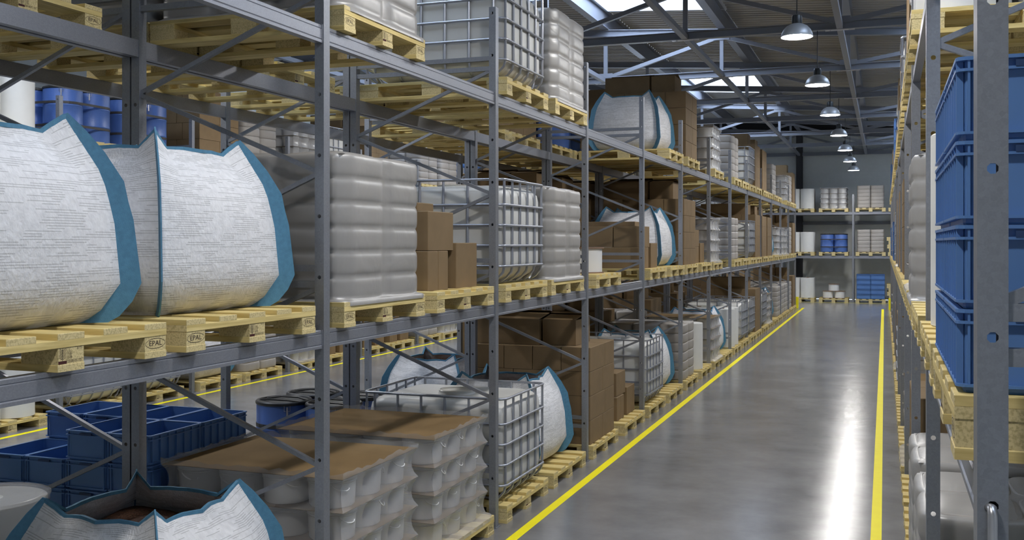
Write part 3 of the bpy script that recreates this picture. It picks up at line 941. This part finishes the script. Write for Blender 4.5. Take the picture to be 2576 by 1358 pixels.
def rolls(loc, place, near, face, pos=None, wrapped=False, r=.29, h=.86):
    X, Y, Z = loc
    pos = pos or [(.42, -.295), (.42, .295), (-.2, -.295), (-.2, .295)]
    def f():
        mb = MB(); mb.lathe([(r-.006, 0), (r, .006), (r, h-.006), (r-.006, h), (.05, h), (.05, h-.3), (0, h-.3)], 36); return mb.mesh('paper_winding', M['paper'], True, 40)
    def core():
        mb = MB(); mb.lathe([(.052, h-.28), (.052, h+.012), (.042, h+.012), (.042, h-.25), (0, h-.25)], 16); return mb.mesh('roll_core', M['flange'], True, 40)
    for k, (x, y) in enumerate(pos):
        side = 'aisle side' if x > .1 else 'rear side'
        t = thing('paper_roll', f'white upright paper roll, {"near" if y < 0 else "far"} {side}, {place}', 'roll', (X+face*x, Y+y, Z), 'white upright rolls')
        obj('paper_winding', cached(('roll', r, h), f), t); obj('roll_core', cached(('core', h), core), t)
        if wrapped:
            def wf():
                mb = MB(); mb.lathe([(r+.03, 0), (r+.012, .05), (r+.015, h*.5), (r+.012, h), (r+.02, h+.02), (r-.05, h+.012), (.09, h+.006)], 28, cap=False); return mb.mesh('shrink_wrap', M['film'], True)
            obj('shrink_wrap', cached('rollwrap', wf), t)
def spool(x, y, z, lab):
    t = thing('cable_spool', lab, 'spool', (x, y, z), 'white spools with brown flanges')
    obj('spool_winding', cached('spw', lambda: MB().lathe([(.215, .014), (.215, .29)], 28).mesh('spool_winding', M['white_plastic'], True, 40)), t)
    fm = cached('spf', lambda: MB().lathe([(.235, 0), (.235, .014)], 28).mesh('flange', M['flange'], True, 40))
    obj('flange', fm, t); obj('flange', fm, t, (0, 0, .29))
    return t
def spools(loc, place, near, face):
    X, Y, Z = loc
    spool(X+.33*face, Y-.24, Z, f'white spool with brown flanges, lower near one, {place}'); spool(X+.33*face, Y+.24, Z, f'white spool with brown flanges, lower far one, {place}')
    spool(X+.33*face, Y, Z+.304, f'white spool with brown flanges, upper one of three, {place}')

# ------------------------------------------------------------------ filling the racks
LV = ['floor', 'middle shelf', 'top shelf']
LOADNAME = dict(S='grey sacks', B='buckets', I='a caged tank', G='a bulk bag', X='a box stack', Y='loose boxes', C='blue crates', D='blue drums', R='white rolls', O='a spool', E='nothing', W='one roll', N='small box')
STARTS = {
 0: {-1: (2.779, 4.126), 0: (5.686, 7.09), 1: (8.61, 9.99), 2: (11.50, 13.05), 3: (14.50, 15.95), 4: (17.45, 19.0), 5: (20.55, 21.9), 6: (23.4, 24.9), 7: (26.4, 27.7), 8: (29.3, 30.7), 9: (32.3, 33.7), 10: (35.1, 36.4), 11: (38.0, 39.4)},
 1: {-1: (2.779, 4.126), 0: (5.669, 7.086), 1: (8.58, 9.92), 2: (11.64, 13.1), 3: (14.59, 16.09), 4: (17.45, 19.0), 5: (20.41, 21.8), 6: (23.4, 24.97), 7: (26.4, 27.7), 8: (29.3, 30.7), 9: (32.4, 33.7), 10: (35.1, 36.4), 11: (38.0, 39.4)},
 2: {-1: (2.779, 4.126), 0: (5.669, 7.086), 1: (8.61, 10.05), 2: (11.64, 13.1), 3: (14.59, 15.99), 4: (17.6, 19.0), 5: (20.6, 21.8), 6: (23.42, 24.88), 7: (26.3, 27.67), 8: (29.35, 30.7), 9: (32.26, 33.6), 10: (35.1, 36.6), 11: (38.1, 39.35)}}
def slotload(rname, xc, face, bay, slot, lv, code, near_y=13., off=None):
    """xc = x of pallet centre"""
    y = Y0+.072+P*bay+(.107 if slot == 0 else 1.42)+PW/2
    if rname == 'left rack': y = STARTS[lv][bay][slot]+PW/2
    dist = math.hypot(xc, y)
    near = dist < near_y
    det = dist < 24 if rname != 'back' else False
    z = LZ[lv]
    place = f'{rname} {LV[lv]}, bay {NUM[bay+1]} {"near" if slot == 0 else "far"}'
    pallet((xc, y, z), f'pale wooden pallet carrying {LOADNAME[code]}, {place}', det, face)
    put(code, (xc, y, z+DH), place, near, face)
def put(code, loc, place, near, face):
    if code == 'S': sacks(loc, f'grey sack stack in clear film, {place}', near, face)
    elif code == 'B': buckets(loc, f'white bucket stack in clear film with kraft sheets, {place}', near, face)
    elif code == 'I': ibc(loc, f'white liquid tank in steel cage, {place}', near, face)
    elif code == 'G': bag(loc, f'white woven bulk bag with blue edges, {place}', near, face)
    elif code == 'X': boxstack(loc, place, near, face)
    elif code == 'Y': pile(loc, place, near, face)
    elif code == 'D': drums(loc, place, near, face)
    elif code == 'R': rolls(loc, place, near, face)
    elif code == 'W': rolls(loc, place, near, face, [(.42, -.295)])
    elif code == 'C': crates(loc, place, near, face, [[5, 5], [5, 4], [5, 5], [5, 5]])
    elif code == 'O':
        X, Y, Z = loc; o = spool(X+.345*face, Y+.17, Z, f'white spool with brown flanges alone, {place}'); o.scale = (1.18, 1.18, 1.06)

XA, XB, XC_, XR = -3.223, -6.10, -10.93, .193
rack('left rack', XA, -4.671, .072, Y0, range(-1, 13), range(-1, 12), 'left rack')
rack('second rack', XB, -4.684, .072, Y0, range(-1, 13), range(-1, 12), 'second rack')
rack('third rack', XC_, -12.38, .072, Y0, range(0, 13), range(0, 12), 'third rack')
YR = 2.490+2.943
_Y = Y0
rack('right rack', XR, 1.641, .10, YR, range(-1, 12), range(-1, 11), 'right rack')

CA = -3.926; CB = -5.43; CC = -11.64; CR = .905
A0 = {-1: ' G', 0: 'BB', 1: 'IG', 2: 'XY', 3: 'IG', 4: 'SW', 5: 'BG', 6: 'RI', 7: 'IX', 8: 'IB', 9: 'GS', 10: 'SS', 11: 'SX'}
A1 = {-1: 'GG', 0: 'SY', 1: 'IS', 2: 'O ', 3: 'YG', 4: 'XY', 5: 'B ', 6: 'SE', 7: 'IX', 8: 'XX', 9: 'GB', 10: 'BB', 11: 'SX'}
A2 = {-1: '  ', 0: 'S ', 1: 'IS', 2: '  ', 3: ' G', 4: 'X ', 5: 'B ', 6: 'SE', 7: 'IX', 8: 'XE', 9: 'SE', 10: ' B', 11: 'SX'}
OFF = {('A', 0, 3, 1): 0, ('A', 1, 3, 1): .05}
def fill(name, xc, face, tabs, yshift=0.):
    for lv, tab in enumerate(tabs):
        for bay, s in tab.items():
            for k in (0, 1):
                if s[k] != ' ': slotload(name, xc, face, bay, k, lv, s[k], off=yshift)
fill('left rack', CA, 1, (A0, A1, A2))
B0 = {0: 'C ', 1: 'D ', 2: 'G ', 3: 'X ', 4: 'X ', 5: 'SX', 6: ' X', 8: 'X '}
B1 = {2: ' W', 3: 'XX', 4: 'X ', 6: 'X ', 8: 'XX', 5: ' D'}
B2 = {-1: 'EE', 0: 'SE', 1: 'E ', 2: 'EX', 3: 'ED', 4: 'EX', 5: 'EE', 6: 'XE', 7: 'EE', 8: 'EX'}
def fill_b():
    for lv, tab in enumerate((B0, B1, B2)):
        for bay, s in tab.items():
            for k in (0, 1):
                c = s[k]
                if c == ' ': continue
                y = Y0+.072+P*bay+(.107 if k == 0 else 1.42)+PW/2
                place = f'second rack {LV[lv]}, bay {NUM[bay+1]} {"near" if k == 0 else "far"}'
                det = math.hypot(CB, y) < 20
                pallet((CB, y, LZ[lv]), f'pale wooden pallet carrying {LOADNAME[c]}, {place}', det, 1)
                if c == 'C' and lv == 0: crates((CB, y, LZ[lv]+DH), place, True, 1, [[5, 5], [5, 5], [4, 5], [4, 5]])
                else: put(c, (CB, y, LZ[lv]+DH), place, math.hypot(CB, y) < 13, 1)
fill_b()
yy = Y0+.072-P+1.42+PW/2
pallet((CB, yy, 0), 'pale wooden pallet under the film wrapped roll, second rack floor, bay one far', True, 1)
rolls((CB, yy, DH), 'second rack floor, bay one far', True, 1, [(.30, .12)], True, .34, .80)
C0 = {1: 'SR', 2: 'II', 3: 'GS', 4: 'BY', 5: 'YY', 6: 'SB', 7: 'IX', 8: 'XS', 9: 'IX'}
C1 = {2: 'RD', 3: 'XS', 4: 'IB', 5: 'XY', 6: 'IS', 7: 'XB', 8: 'RY', 9: 'XX'}
C2 = {1: 'SR', 2: 'DD', 3: 'XS', 4: 'BI', 5: 'X ', 6: 'SS', 7: 'CX', 8: 'IX', 9: 'XS'}
fill('third rack', CC, 1, (C0, C1, C2))
# right rack
Y0s = Y0
def slotR(bay, slot, lv, c):
    y = YR+.072+P*bay+(.17 if slot == 0 else 1.54)+PW/2
    place = f'right rack {LV[lv]}, bay {NUM[bay+1]} {"near" if slot == 0 else "far"}'
    d = y
    pallet((CR, y, LZ[lv]), f'pale wooden pallet carrying {LOADNAME[c]}, {place}', d < 16, -1)
    loc = (CR, y, LZ[lv]+DH)
    if c == 'C': crates(loc, place, True, -1, [[4, 4], [4, 4], [4, 4], [4, 4]])
    else: put(c, loc, place, d < 9, -1)
R0 = {0: 'SS', 1: 'XG', 2: 'BE', 3: 'SE', 4: 'IX', 5: 'BX', 6: 'YS', 7: 'EX', 8: 'IX', 9: 'SX', 10: 'EX'}
R1 = {-1: 'CR', 0: 'ES', 1: 'BE', 2: 'SX', 3: 'EX', 4: 'BX', 5: 'IS', 6: 'CX', 7: 'XE', 8: 'YI', 9: 'CX', 10: 'SX'}
R2 = {0: ' R', 1: 'BX', 2: 'EI', 3: 'XE', 4: 'XB', 5: 'CE', 6: 'EX', 7: 'EB', 8: 'EX', 9: 'CE', 10: 'EE'}
for lv, tab in enumerate((R0, R1, R2)):
    for bay, s in tab.items():
        for k in (0, 1):
            if s[k] != ' ': slotR(bay, k, lv, s[k])
# bent safety rod hanging from the nearest post of the right rack
mb = MB(); zr = 2.307-.3735-.006
mb.tube([(.215, 2.500, zr), (.222, 2.478, zr+.002), (.222, 2.470, zr-.012), (.222, 2.470, zr-.30), (.222, 2.470, zr-.34)], .011, 8)
tag(obj('locking_rod', mb.mesh('locking_rod', M['bracket'], True)), 'shiny bent steel rod hooked into the nearest right rack post', 'rod')

# ------------------------------------------------------------------ end rack against the far wall (runs along X)
YE = 45.84
def end_rack():
    xs = [-1.30+P*k for k in (-3, -2, -1, 0, 1)]
    pmesh = postmesh(.072, False)
    for i, x in enumerate(xs):
        t = thing('upright_frame', f'steel upright frame {NUM[i]} from the left of the end rack at far wall', 'rack frame', (x, YE, 0), 'upright frames of the end rack')
        t.rotation_euler = (0, 0, -PI/2)
        def pl(): 
            mb = MB(); mb.box(-.10, 0, 0, .072, 0, 4.6); return mb.mesh('post', M['steel'])
        pmx = cached('endpost', pl)
        obj('post', pmx, t); obj('post', pmx, t, (-1.35, 0, 0))
        for z in (.4, 2.26, 4.06): obj('horizontal_brace', cached('ehb', lambda: MB().box(-1.35, -.1, .02, .05, -.02, .02).mesh('horizontal_brace', M['steel'])), t, (0, 0, z))
    for i in range(len(xs)-1):
        for z, n in ((LZ[1]-BH, 'middle'), (LZ[2]-BH, 'top')):
            for side, y in (('front', YE), ('rear', YE+1.40)):
                t = thing('shelf_beam', f'steel {side} beam of {n} shelf, bay {NUM[i]} of the end rack at far wall', 'shelf beam', (xs[i]+.072, y, z), 'shelf beams of the end rack')
                t.rotation_euler = (0, 0, -PI/2)
                obj('rail', beammesh(P-.072, False), t, (-.05, 0, 0))
    pos = [(-6.36, 'a'), (-4.98, 'b'), (-3.45, 'c'), (-2.06, 'd'), (-.56, 'e'), (.75, 'f')]
    loads = {'a': 'XXX', 'b': 'XSX', 'c': 'RRR', 'd': 'ODB', 'e': 'CSS', 'f': 'PPY'}
    w = {'a': 'far left', 'b': 'left', 'c': 'centre left', 'd': 'centre', 'e': 'right', 'f': 'far right'}
    for x, k in pos:
        for lv in range(3):
            c = loads[k][lv]; z = LZ[lv]; y = YE-.04+PD/2
            place = f'end rack {LV[lv]}, {w[k]}'
            if c == 'P':
                for q in range(5):
                    pallet((x+(-.07, -.0, -.05, .02, -.02)[4-q], y, z+DH*1.0*q), f'pale empty pallet, {NUM[q]} from bottom of the pallet stack, {place}', False, 1, -PI/2, 'empty pallets stacked in the end rack')
                continue
            pallet((x, y, z), f'pale wooden pallet carrying {dict(LOADNAME, O="three spools")[c]}, {place}', False, 1, -PI/2, 'wooden pallets in the end rack')
            loc = (x, y, z+DH)
            before = set(COL.objects); nb = len(BOXQ)
            if c == 'O': spools((0, 0, 0), place, False, 1)
            elif c == 'C': crates((0, 0, 0), place, False, 1, [[5, 5], [5, 5]])
            else: put(c, (0, 0, 0), place, False, 1)
            R = Matrix.Translation(loc) @ Matrix.Rotation(-PI/2, 4, 'Z')
            for o in [o for o in COL.objects if o not in before and o.parent is None]:
                o.matrix_basis = R @ o.matrix_basis
            for q in BOXQ[nb:]:
                v = R @ Vector(q[:3]); q[0], q[1], q[2] = v; q[9] = -PI/2
end_rack()
flush_boxes()

# ------------------------------------------------------------------ building
TY = [.9+4.75*k for k in range(11)]         # truss lines
YW = 48.4
def roofz(x): return 7.90+(-.5-x)*.0613
XL, XRW = -15.0, 4.2
mb = MB(); mb.add([(XL, -4, 0), (XRW, -4, 0), (XRW, YW, 0), (XL, YW, 0)], [(0, 1, 2, 3)]); struct('floor', mb, M['floor'])
def stripe(name, x0, x1, y0, y1, lab):
    mb = MB(); mb.box(x0, x1, y0, y1, .0, .0012); tag(obj(name, mb.mesh(name, M['yellow'])), lab, 'floor line')
stripe('floor_line', -3.02, -2.931, -1, 41.4, 'yellow painted line on floor along the left rack')
stripe('floor_line', -.114, -.025, -1, 41.5, 'yellow painted line on floor along the right rack')
stripe('floor_line', -3.6, .4, 45.45, 45.54, 'yellow painted line across the floor before the end rack')
stripe('floor_line', -10.74, -10.65, -1, 41.4, 'yellow painted line on far aisle floor along third rack')
stripe('floor_line', -6.40, -6.31, -1, 41.4, 'yellow painted line on far aisle floor behind second rack')
for x, lab in ((-3.19, 'yellow corner guard on floor at far end of left rack'), (.16, 'yellow corner guard on floor at far end of right rack')):
    mb = MB(); s = 1 if x < -1 else -1
    mb.box(min(x, x+.02*s), max(x, x+.02*s), 41.15, 41.55, 0, .42); mb.box(min(x-.36*s, x), max(x-.36*s, x), 41.15, 41.17, 0, .42)
    mb.box(min(x-.1*s, x), max(x-.1*s, x), 41.53, 41.55, 0, .42)
    tag(obj('corner_guard', mb.mesh('corner_guard', M['yellow'])), lab, 'guard')
# walls of stacked horizontal panels with a door opening in the far wall at the other aisle
def panelwall(name, axis, c, a0, a1, ztop, holes=(), t=.15):
    mb = MB(); zs = [0, 1.33, 2.79, 4.24, 5.70, 7.16, 8.62]
    for i in range(len(zs)-1):
        z0, z1 = zs[i]+.006, min(zs[i+1]-.006, ztop)
        if z0 >= ztop: break
        segs = [(a0, a1)]
        for h0, h1, hz in holes:
            if z0 < hz: segs = [(a0, h0), (h1, a1)]
            if z0 < hz < z1:
                mb.box(h0, h1, c, c+t, hz, z1)
        for s0, s1 in segs:
            if axis == 'x': mb.box(s0, s1, c, c+t, z0, z1)
            else: mb.box(c, c+t, s0, s1, z0, z1)
    if axis == 'x':
        if not holes: mb.box(a0, a1, c+.02, c+t-.02, 0, ztop)
        else: mb.box(a0, holes[0][0], c+.02, c+t-.02, 0, ztop); mb.box(holes[0][1], a1, c+.02, c+t-.02, 0, ztop); mb.box(holes[0][0], holes[0][1], c+.02, c+t-.02, holes[0][2], ztop)
    else: mb.box(c+.02, c+t-.02, a0, a1, 0, ztop)
    return struct(name, mb, M['wall'])
panelwall('wall_back', 'x', YW, XL, XRW, 7.62, ((-11.9, -8.3, 3.0),))
mb = MB(); mb.box(XL, XRW, YW+.1, YW+.25, 7.6, 9.2); struct('dark_gap_sheet', mb, M['dark'])  # dark sheet: the black void between wall top and roof put into its colour
panelwall('wall_left', 'y', XL-.15, -4, YW, 9.3)
panelwall('wall_right', 'y', XRW, -4, YW, 9.3)
panelwall('wall_front', 'x', -4.15, XL, XRW, 9.3)
mb = MB(); mb.box(-11.98, -11.9, YW-.03, YW+.15, 0, 3.06); mb.box(-8.3, -8.22, YW-.03, YW+.15, 0, 3.06); mb.box(-11.98, -8.22, YW-.03, YW+.15, 3.0, 3.08); struct('door_1', mb, M['dark'])
# girt rail on the back wall
mb = MB(); mb.box(-7.5, XRW, YW-.12, YW, 3.36, 3.50); struct('trim_2', mb, M['truss'])
# column
mb = MB(); mb.box(-3.78, -3.50, YW-.32, YW-.30, 0, 7.9); mb.box(-3.78, -3.50, YW-.04, YW-.02, 0, 7.9); mb.box(-3.65, -3.63, YW-.30, YW-.04, 0, 7.9)
struct('trim_3', mb, M['dark'])
# corrugated ceiling with skylight openings
SKX = (-6.38, -3.55); SKX2 = (-12.1, -9.3)
SKB = [1, 4, 7]; SKB2 = [1, 4, 7]; SKX_ADDED = (1.0, 3.7)                          # truss bays with skylights (start index); last strip is added for ambient light
mb = MB()
def corr(x0, x1, y0, y1):
    n = max(2, int((y1-y0)/.03125)); a = .034
    vs = []; pit = .25
    for j in range(n+1):
        y = y0+(y1-y0)*j/n; ph = (y/pit) % 1
        zo = a if ph < .40 else (a-2*a*(ph-.40)/.12 if ph < .52 else (-a if ph < .88 else -a+2*a*(ph-.88)/.12))
        for x in (x0, x1): vs.append((x, y, roofz(x)+zo))
    mb.add(vs, [(2*j, 2*j+1, 2*j+3, 2*j+2)[::-1] for j in range(n)])
cuts = [(TY[b_]+.25, TY[b_+1]-.25) for b_ in SKB]
cuts_added = [(TY[b_]+.25, TY[b_+1]-.25) for b_ in (0, 2, 4, 6, 8)]  # added skylights over the right rack, out of view, to raise ambient light
cuts2 = [(TY[b_]+.25, TY[b_+1]-.25) for b_ in SKB2]
def strip(x0, x1, cs):
    ys = [-4]
    for a, b_ in cs: ys += [a, b_]
    ys.append(YW+.2)
    for i in range(0, len(ys)-1, 2): corr(x0, x1, ys[i], ys[i+1])
strip(XL, SKX2[0], []); strip(SKX2[0], SKX2[1], cuts2); strip(SKX2[1], SKX[0], []); strip(SKX[0], SKX[1], cuts); strip(SKX[1], SKX_ADDED[0], []); strip(SKX_ADDED[0], SKX_ADDED[1], cuts_added); strip(SKX_ADDED[1], XRW, [])
struct('ceiling', mb, M['roof'])
glass = film('skylight_glazing', .03, (.8, .85, .9, 1), .05, 3, 0.)
k_ = 1
for cs_, sx in ((cuts, SKX), (cuts2, SKX2), (cuts_added, SKX_ADDED)):
    for (a, b_) in cs_:
        x0, x1 = sx; z0, z1 = roofz(x0), roofz(x1); t = .05; h = .34
        mb = MB()
        def sl(xa, xb, ya, yb):
            za, zb = roofz(xa), roofz(xb)
            mb.add([(xa, ya, za-.06), (xb, ya, zb-.06), (xb, yb, zb-.06), (xa, yb, za-.06), (xa, ya, za+h), (xb, ya, zb+h), (xb, yb, zb+h), (xa, yb, za+h)],
                   [(3, 2, 1, 0), (4, 5, 6, 7), (0, 1, 5, 4), (1, 2, 6, 5), (2, 3, 7, 6), (3, 0, 4, 7)])
        sl(x0-t, x0, a-t, b_+t); sl(x1, x1+t, a-t, b_+t); sl(x0, x1, a-t, a); sl(x0, x1, b_, b_+t)
        w = struct(f'window_{k_}', mb, M['reveal']); k_ += 1  # skylight frame; those of the right-hand strip are added for ambient light
        g = MB(); g.add([(x0, a, z0+h-.03), (x1, a, z1+h-.03), (x1, b_, z1+h-.03), (x0, b_, z0+h-.03)], [(0, 1, 2, 3)])
        obj('glass_pane', g.mesh('glass_pane', glass), w)
        la = bpy.data.lights.new('skylight_portal', 'AREA'); la.shape = 'RECTANGLE'; la.size = x1-x0; la.size_y = b_-a; la.cycles.is_portal = True
        lo = bpy.data.objects.new('skylight_portal', la); COL.objects.link(lo); lo.location = ((x0+x1)/2, (a+b_)/2, (z0+z1)/2+h+.02)
        lo.rotation_euler = (0, math.atan(.0613), 0)
# trusses
NX = [-14.8, -12.2, -9.36, -6.5, -3.65, -.78, 2.1]      # panel points
ZBC = 6.55
def chordtop(x): return 7.34+(-.5-x)*.0613
def truss_mesh():
    parts = []
    def I(name, a, b_, w, h):
        mb = MB(); a = Vector(a); b_ = Vector(b_); d = (b_-a).normalized(); up = Vector((0, 1, 0)).cross(d)
        if up.z < 0: up = -up
        if abs(d.z) > .98: up = Vector((1, 0, 0))
        # I / channel look: web and two flanges
        mb.bar(a+up*(h/2-.008), b_+up*(h/2-.008), w, .016, tuple(up)); mb.bar(a-up*(h/2-.008), b_-up*(h/2-.008), w, .016, tuple(up)); mb.bar(a, b_, .014, h-.03, tuple(up))
        return (name, mb.mesh(name, M['truss']))
    parts.append(I('bottom_chord', (XL+.06, 0, ZBC), (XRW-.06, 0, ZBC), .13, .15))
    parts.append(I('top_chord', (XL+.06, 0, chordtop(XL)), (XRW-.06, 0, chordtop(XRW)), .14, .17))
    def B(name, a, b_, w):
        mb = MB(); mb.bar(a, b_, w, w, (0, 1, 0)); return (name, mb.mesh(name, M['truss']))
    for i, x in enumerate(NX):
        parts.append(B('vertical', (x, 0, ZBC+.07), (x, 0, chordtop(x)-.08), .085))
    for i in range(len(NX)-1):
        a, b_ = NX[i], NX[i+1]
        topnode = i % 2 == 0        # right point is a top node
        # top nodes at -12.2,-6.5? keep apex over the -3.65 line
        ta = (i % 2 == 0)
        if ta: parts.append(B('diagonal', (a+.10, 0, chordtop(a)-.12), (b_-.12, 0, ZBC+.08), .085))
        else: parts.append(B('diagonal', (a+.12, 0, ZBC+.08), (b_-.10, 0, chordtop(b_)-.12), .085))
    for i, x in enumerate(NX):
        mb = MB(); top = (i % 2 == 0); z = chordtop(x)-.12 if top else ZBC+.10
        mb.box(x-.19, x+.19, -.06, -.052, z-.06, z+.06); parts.append(('gusset_plate', mb.mesh('gusset_plate', M['truss'])))
    for x in (-6.5, -3.65, -.78):
        mb = MB(); mb.box(x-.26, x+.26, -.065, .065, ZBC-.085, ZBC-.0755)
        for dx in (-.17, .17):
            mb.lathe([(.014, -.012), (.014, 0)][::1], 6, x+dx, 0)
            k = len(mb.v)
            for i in range(k-12, k): mb.v[i] = (mb.v[i][0], mb.v[i][1]-.0, mb.v[i][2]+ZBC-.085)
        parts.append(('splice_plate', mb.mesh('splice_plate', M['bracket'])))
    return parts
TP = truss_mesh()
for i, y in enumerate(TY):
    if i < 2 or y > YW-.3: 
        if y > YW-.3: continue
    t = thing('roof_truss', f'grey steel roof truss {NUM[i]} from the camera spanning the hall', 'truss', (0, y, 0), 'roof trusses')
    for n_, me in TP: obj(n_, me, t)
# last truss against the wall
t = thing('roof_truss', 'grey steel roof truss resting against the far wall', 'truss', (0, YW-.25, 0), 'roof trusses')
for n_, me in TP: obj(n_, me, t)
# longitudinal ties and purlins
for i, x in enumerate(NX[1:]):
    mb = MB(); mb.box(x-.055, x+.055, -3.9, YW-.05, ZBC-.075, ZBC+.02)
    tag(obj('tie_beam', mb.mesh('tie_beam', M['truss'])), f'long grey tie beam {NUM[i]} from left running along the truss bottoms', 'beam', 'tie beams along the roof')
    zt = chordtop(x)+.09; mb = MB()
    mb.box(x-.09, x+.09, -3.9, YW-.05, zt, zt+.02); mb.box(x-.012, x+.012, -3.9, YW-.05, zt+.02, roofz(x)-.05); mb.box(x-.09, x+.09, -3.9, YW-.05, roofz(x)-.05, roofz(x)-.03)
    tag(obj('purlin', mb.mesh('purlin', M['truss'])), f'deep grey purlin {NUM[i]} from left carrying the roof sheets', 'beam', 'purlins under the roof')

# lamps
def lamp_meshes():
    shade = MB().lathe([(.222, 0), (.225, .006), (.215, .05), (.19, .105), (.145, .155), (.085, .185), (.07, .19)], 32, cap=False)
    sh = shade.mesh('lamp_shade', M['lampmetal'], True)
    inner = MB().lathe([(.219, .002), (.209, .05), (.184, .103), (.14, .15), (.08, .18), (0, .182)][::-1], 32, cap=False).mesh('shade_lining', M['white_plastic'], True)
    neck = MB().lathe([(.07, .185), (.072, .19), (.072, .285), (.062, .31), (.02, .325), (0, .325)], 24).mesh('lamp_housing', M['lampdark'], True, 40)
    disc = MB().lathe([(0, .028), (.205, .03)], 32, cap=False).mesh('lamp_diffuser', M['lampglow'])
    disc.flip_normals()
    return sh, inner, neck, disc
LM = lamp_meshes()
def lamp(x, y, z, lab):
    t = thing('pendant_lamp', lab, 'lamp', (x, y, z), 'pendant lamps in the aisles')
    s = obj('lamp_shade', LM[0], t); obj('shade_lining', LM[1], s); obj('lamp_housing', LM[2], t); obj('lamp_diffuser', LM[3], t)
    L_ = ZBC-.07-z-.32
    obj('hanging_rod', cached(('rod', round(L_, 3)), lambda: MB().tube([(0, 0, .32), (0, 0, .32+L_)], .008, 6).mesh('hanging_rod', M['lampdark'])), t)
for i, y in enumerate(TY[:-1]):
    lamp(-1.18, y, 5.46, f'grey dome pendant lamp {NUM[i]} from the camera above the main aisle')
for i, y in enumerate(TY[1:-1:1]):
    lamp(-8.5, y, 5.66, f'grey dome pendant lamp {NUM[i]} from the camera above the far aisle')

# ------------------------------------------------------------------ world, camera, view
w = bpy.data.worlds.new('sky'); SC.world = w; w.use_nodes = True
bg = w.node_tree.nodes['Background']; bg.inputs[0].default_value = (.66, .79, 1.0, 1); bg.inputs[1].default_value = 10.5
cam = bpy.data.cameras.new('camera'); co = bpy.data.objects.new('camera', cam); COL.objects.link(co)
cam.sensor_width = 36; cam.lens = 36; cam.shift_y = -67/2576; cam.clip_start = .05; cam.clip_end = 300
co.location = (0, 0, H); co.rotation_euler = (PI/2, 0, math.radians(20))
SC.camera = co
SC.view_settings.view_transform = 'Standard'; SC.view_settings.look = 'None'; SC.view_settings.gamma = 1; SC.view_settings.use_curve_mapping = False
SC.view_settings.exposure = 0.0
cy = SC.cycles
cy.max_bounces = 5; cy.diffuse_bounces = 4; cy.glossy_bounces = 3; cy.transmission_bounces = 2; cy.transparent_max_bounces = 10
cy.sample_clamp_indirect = 6; cy.sample_clamp_direct = 0; cy.caustics_reflective = False; cy.caustics_refractive = False
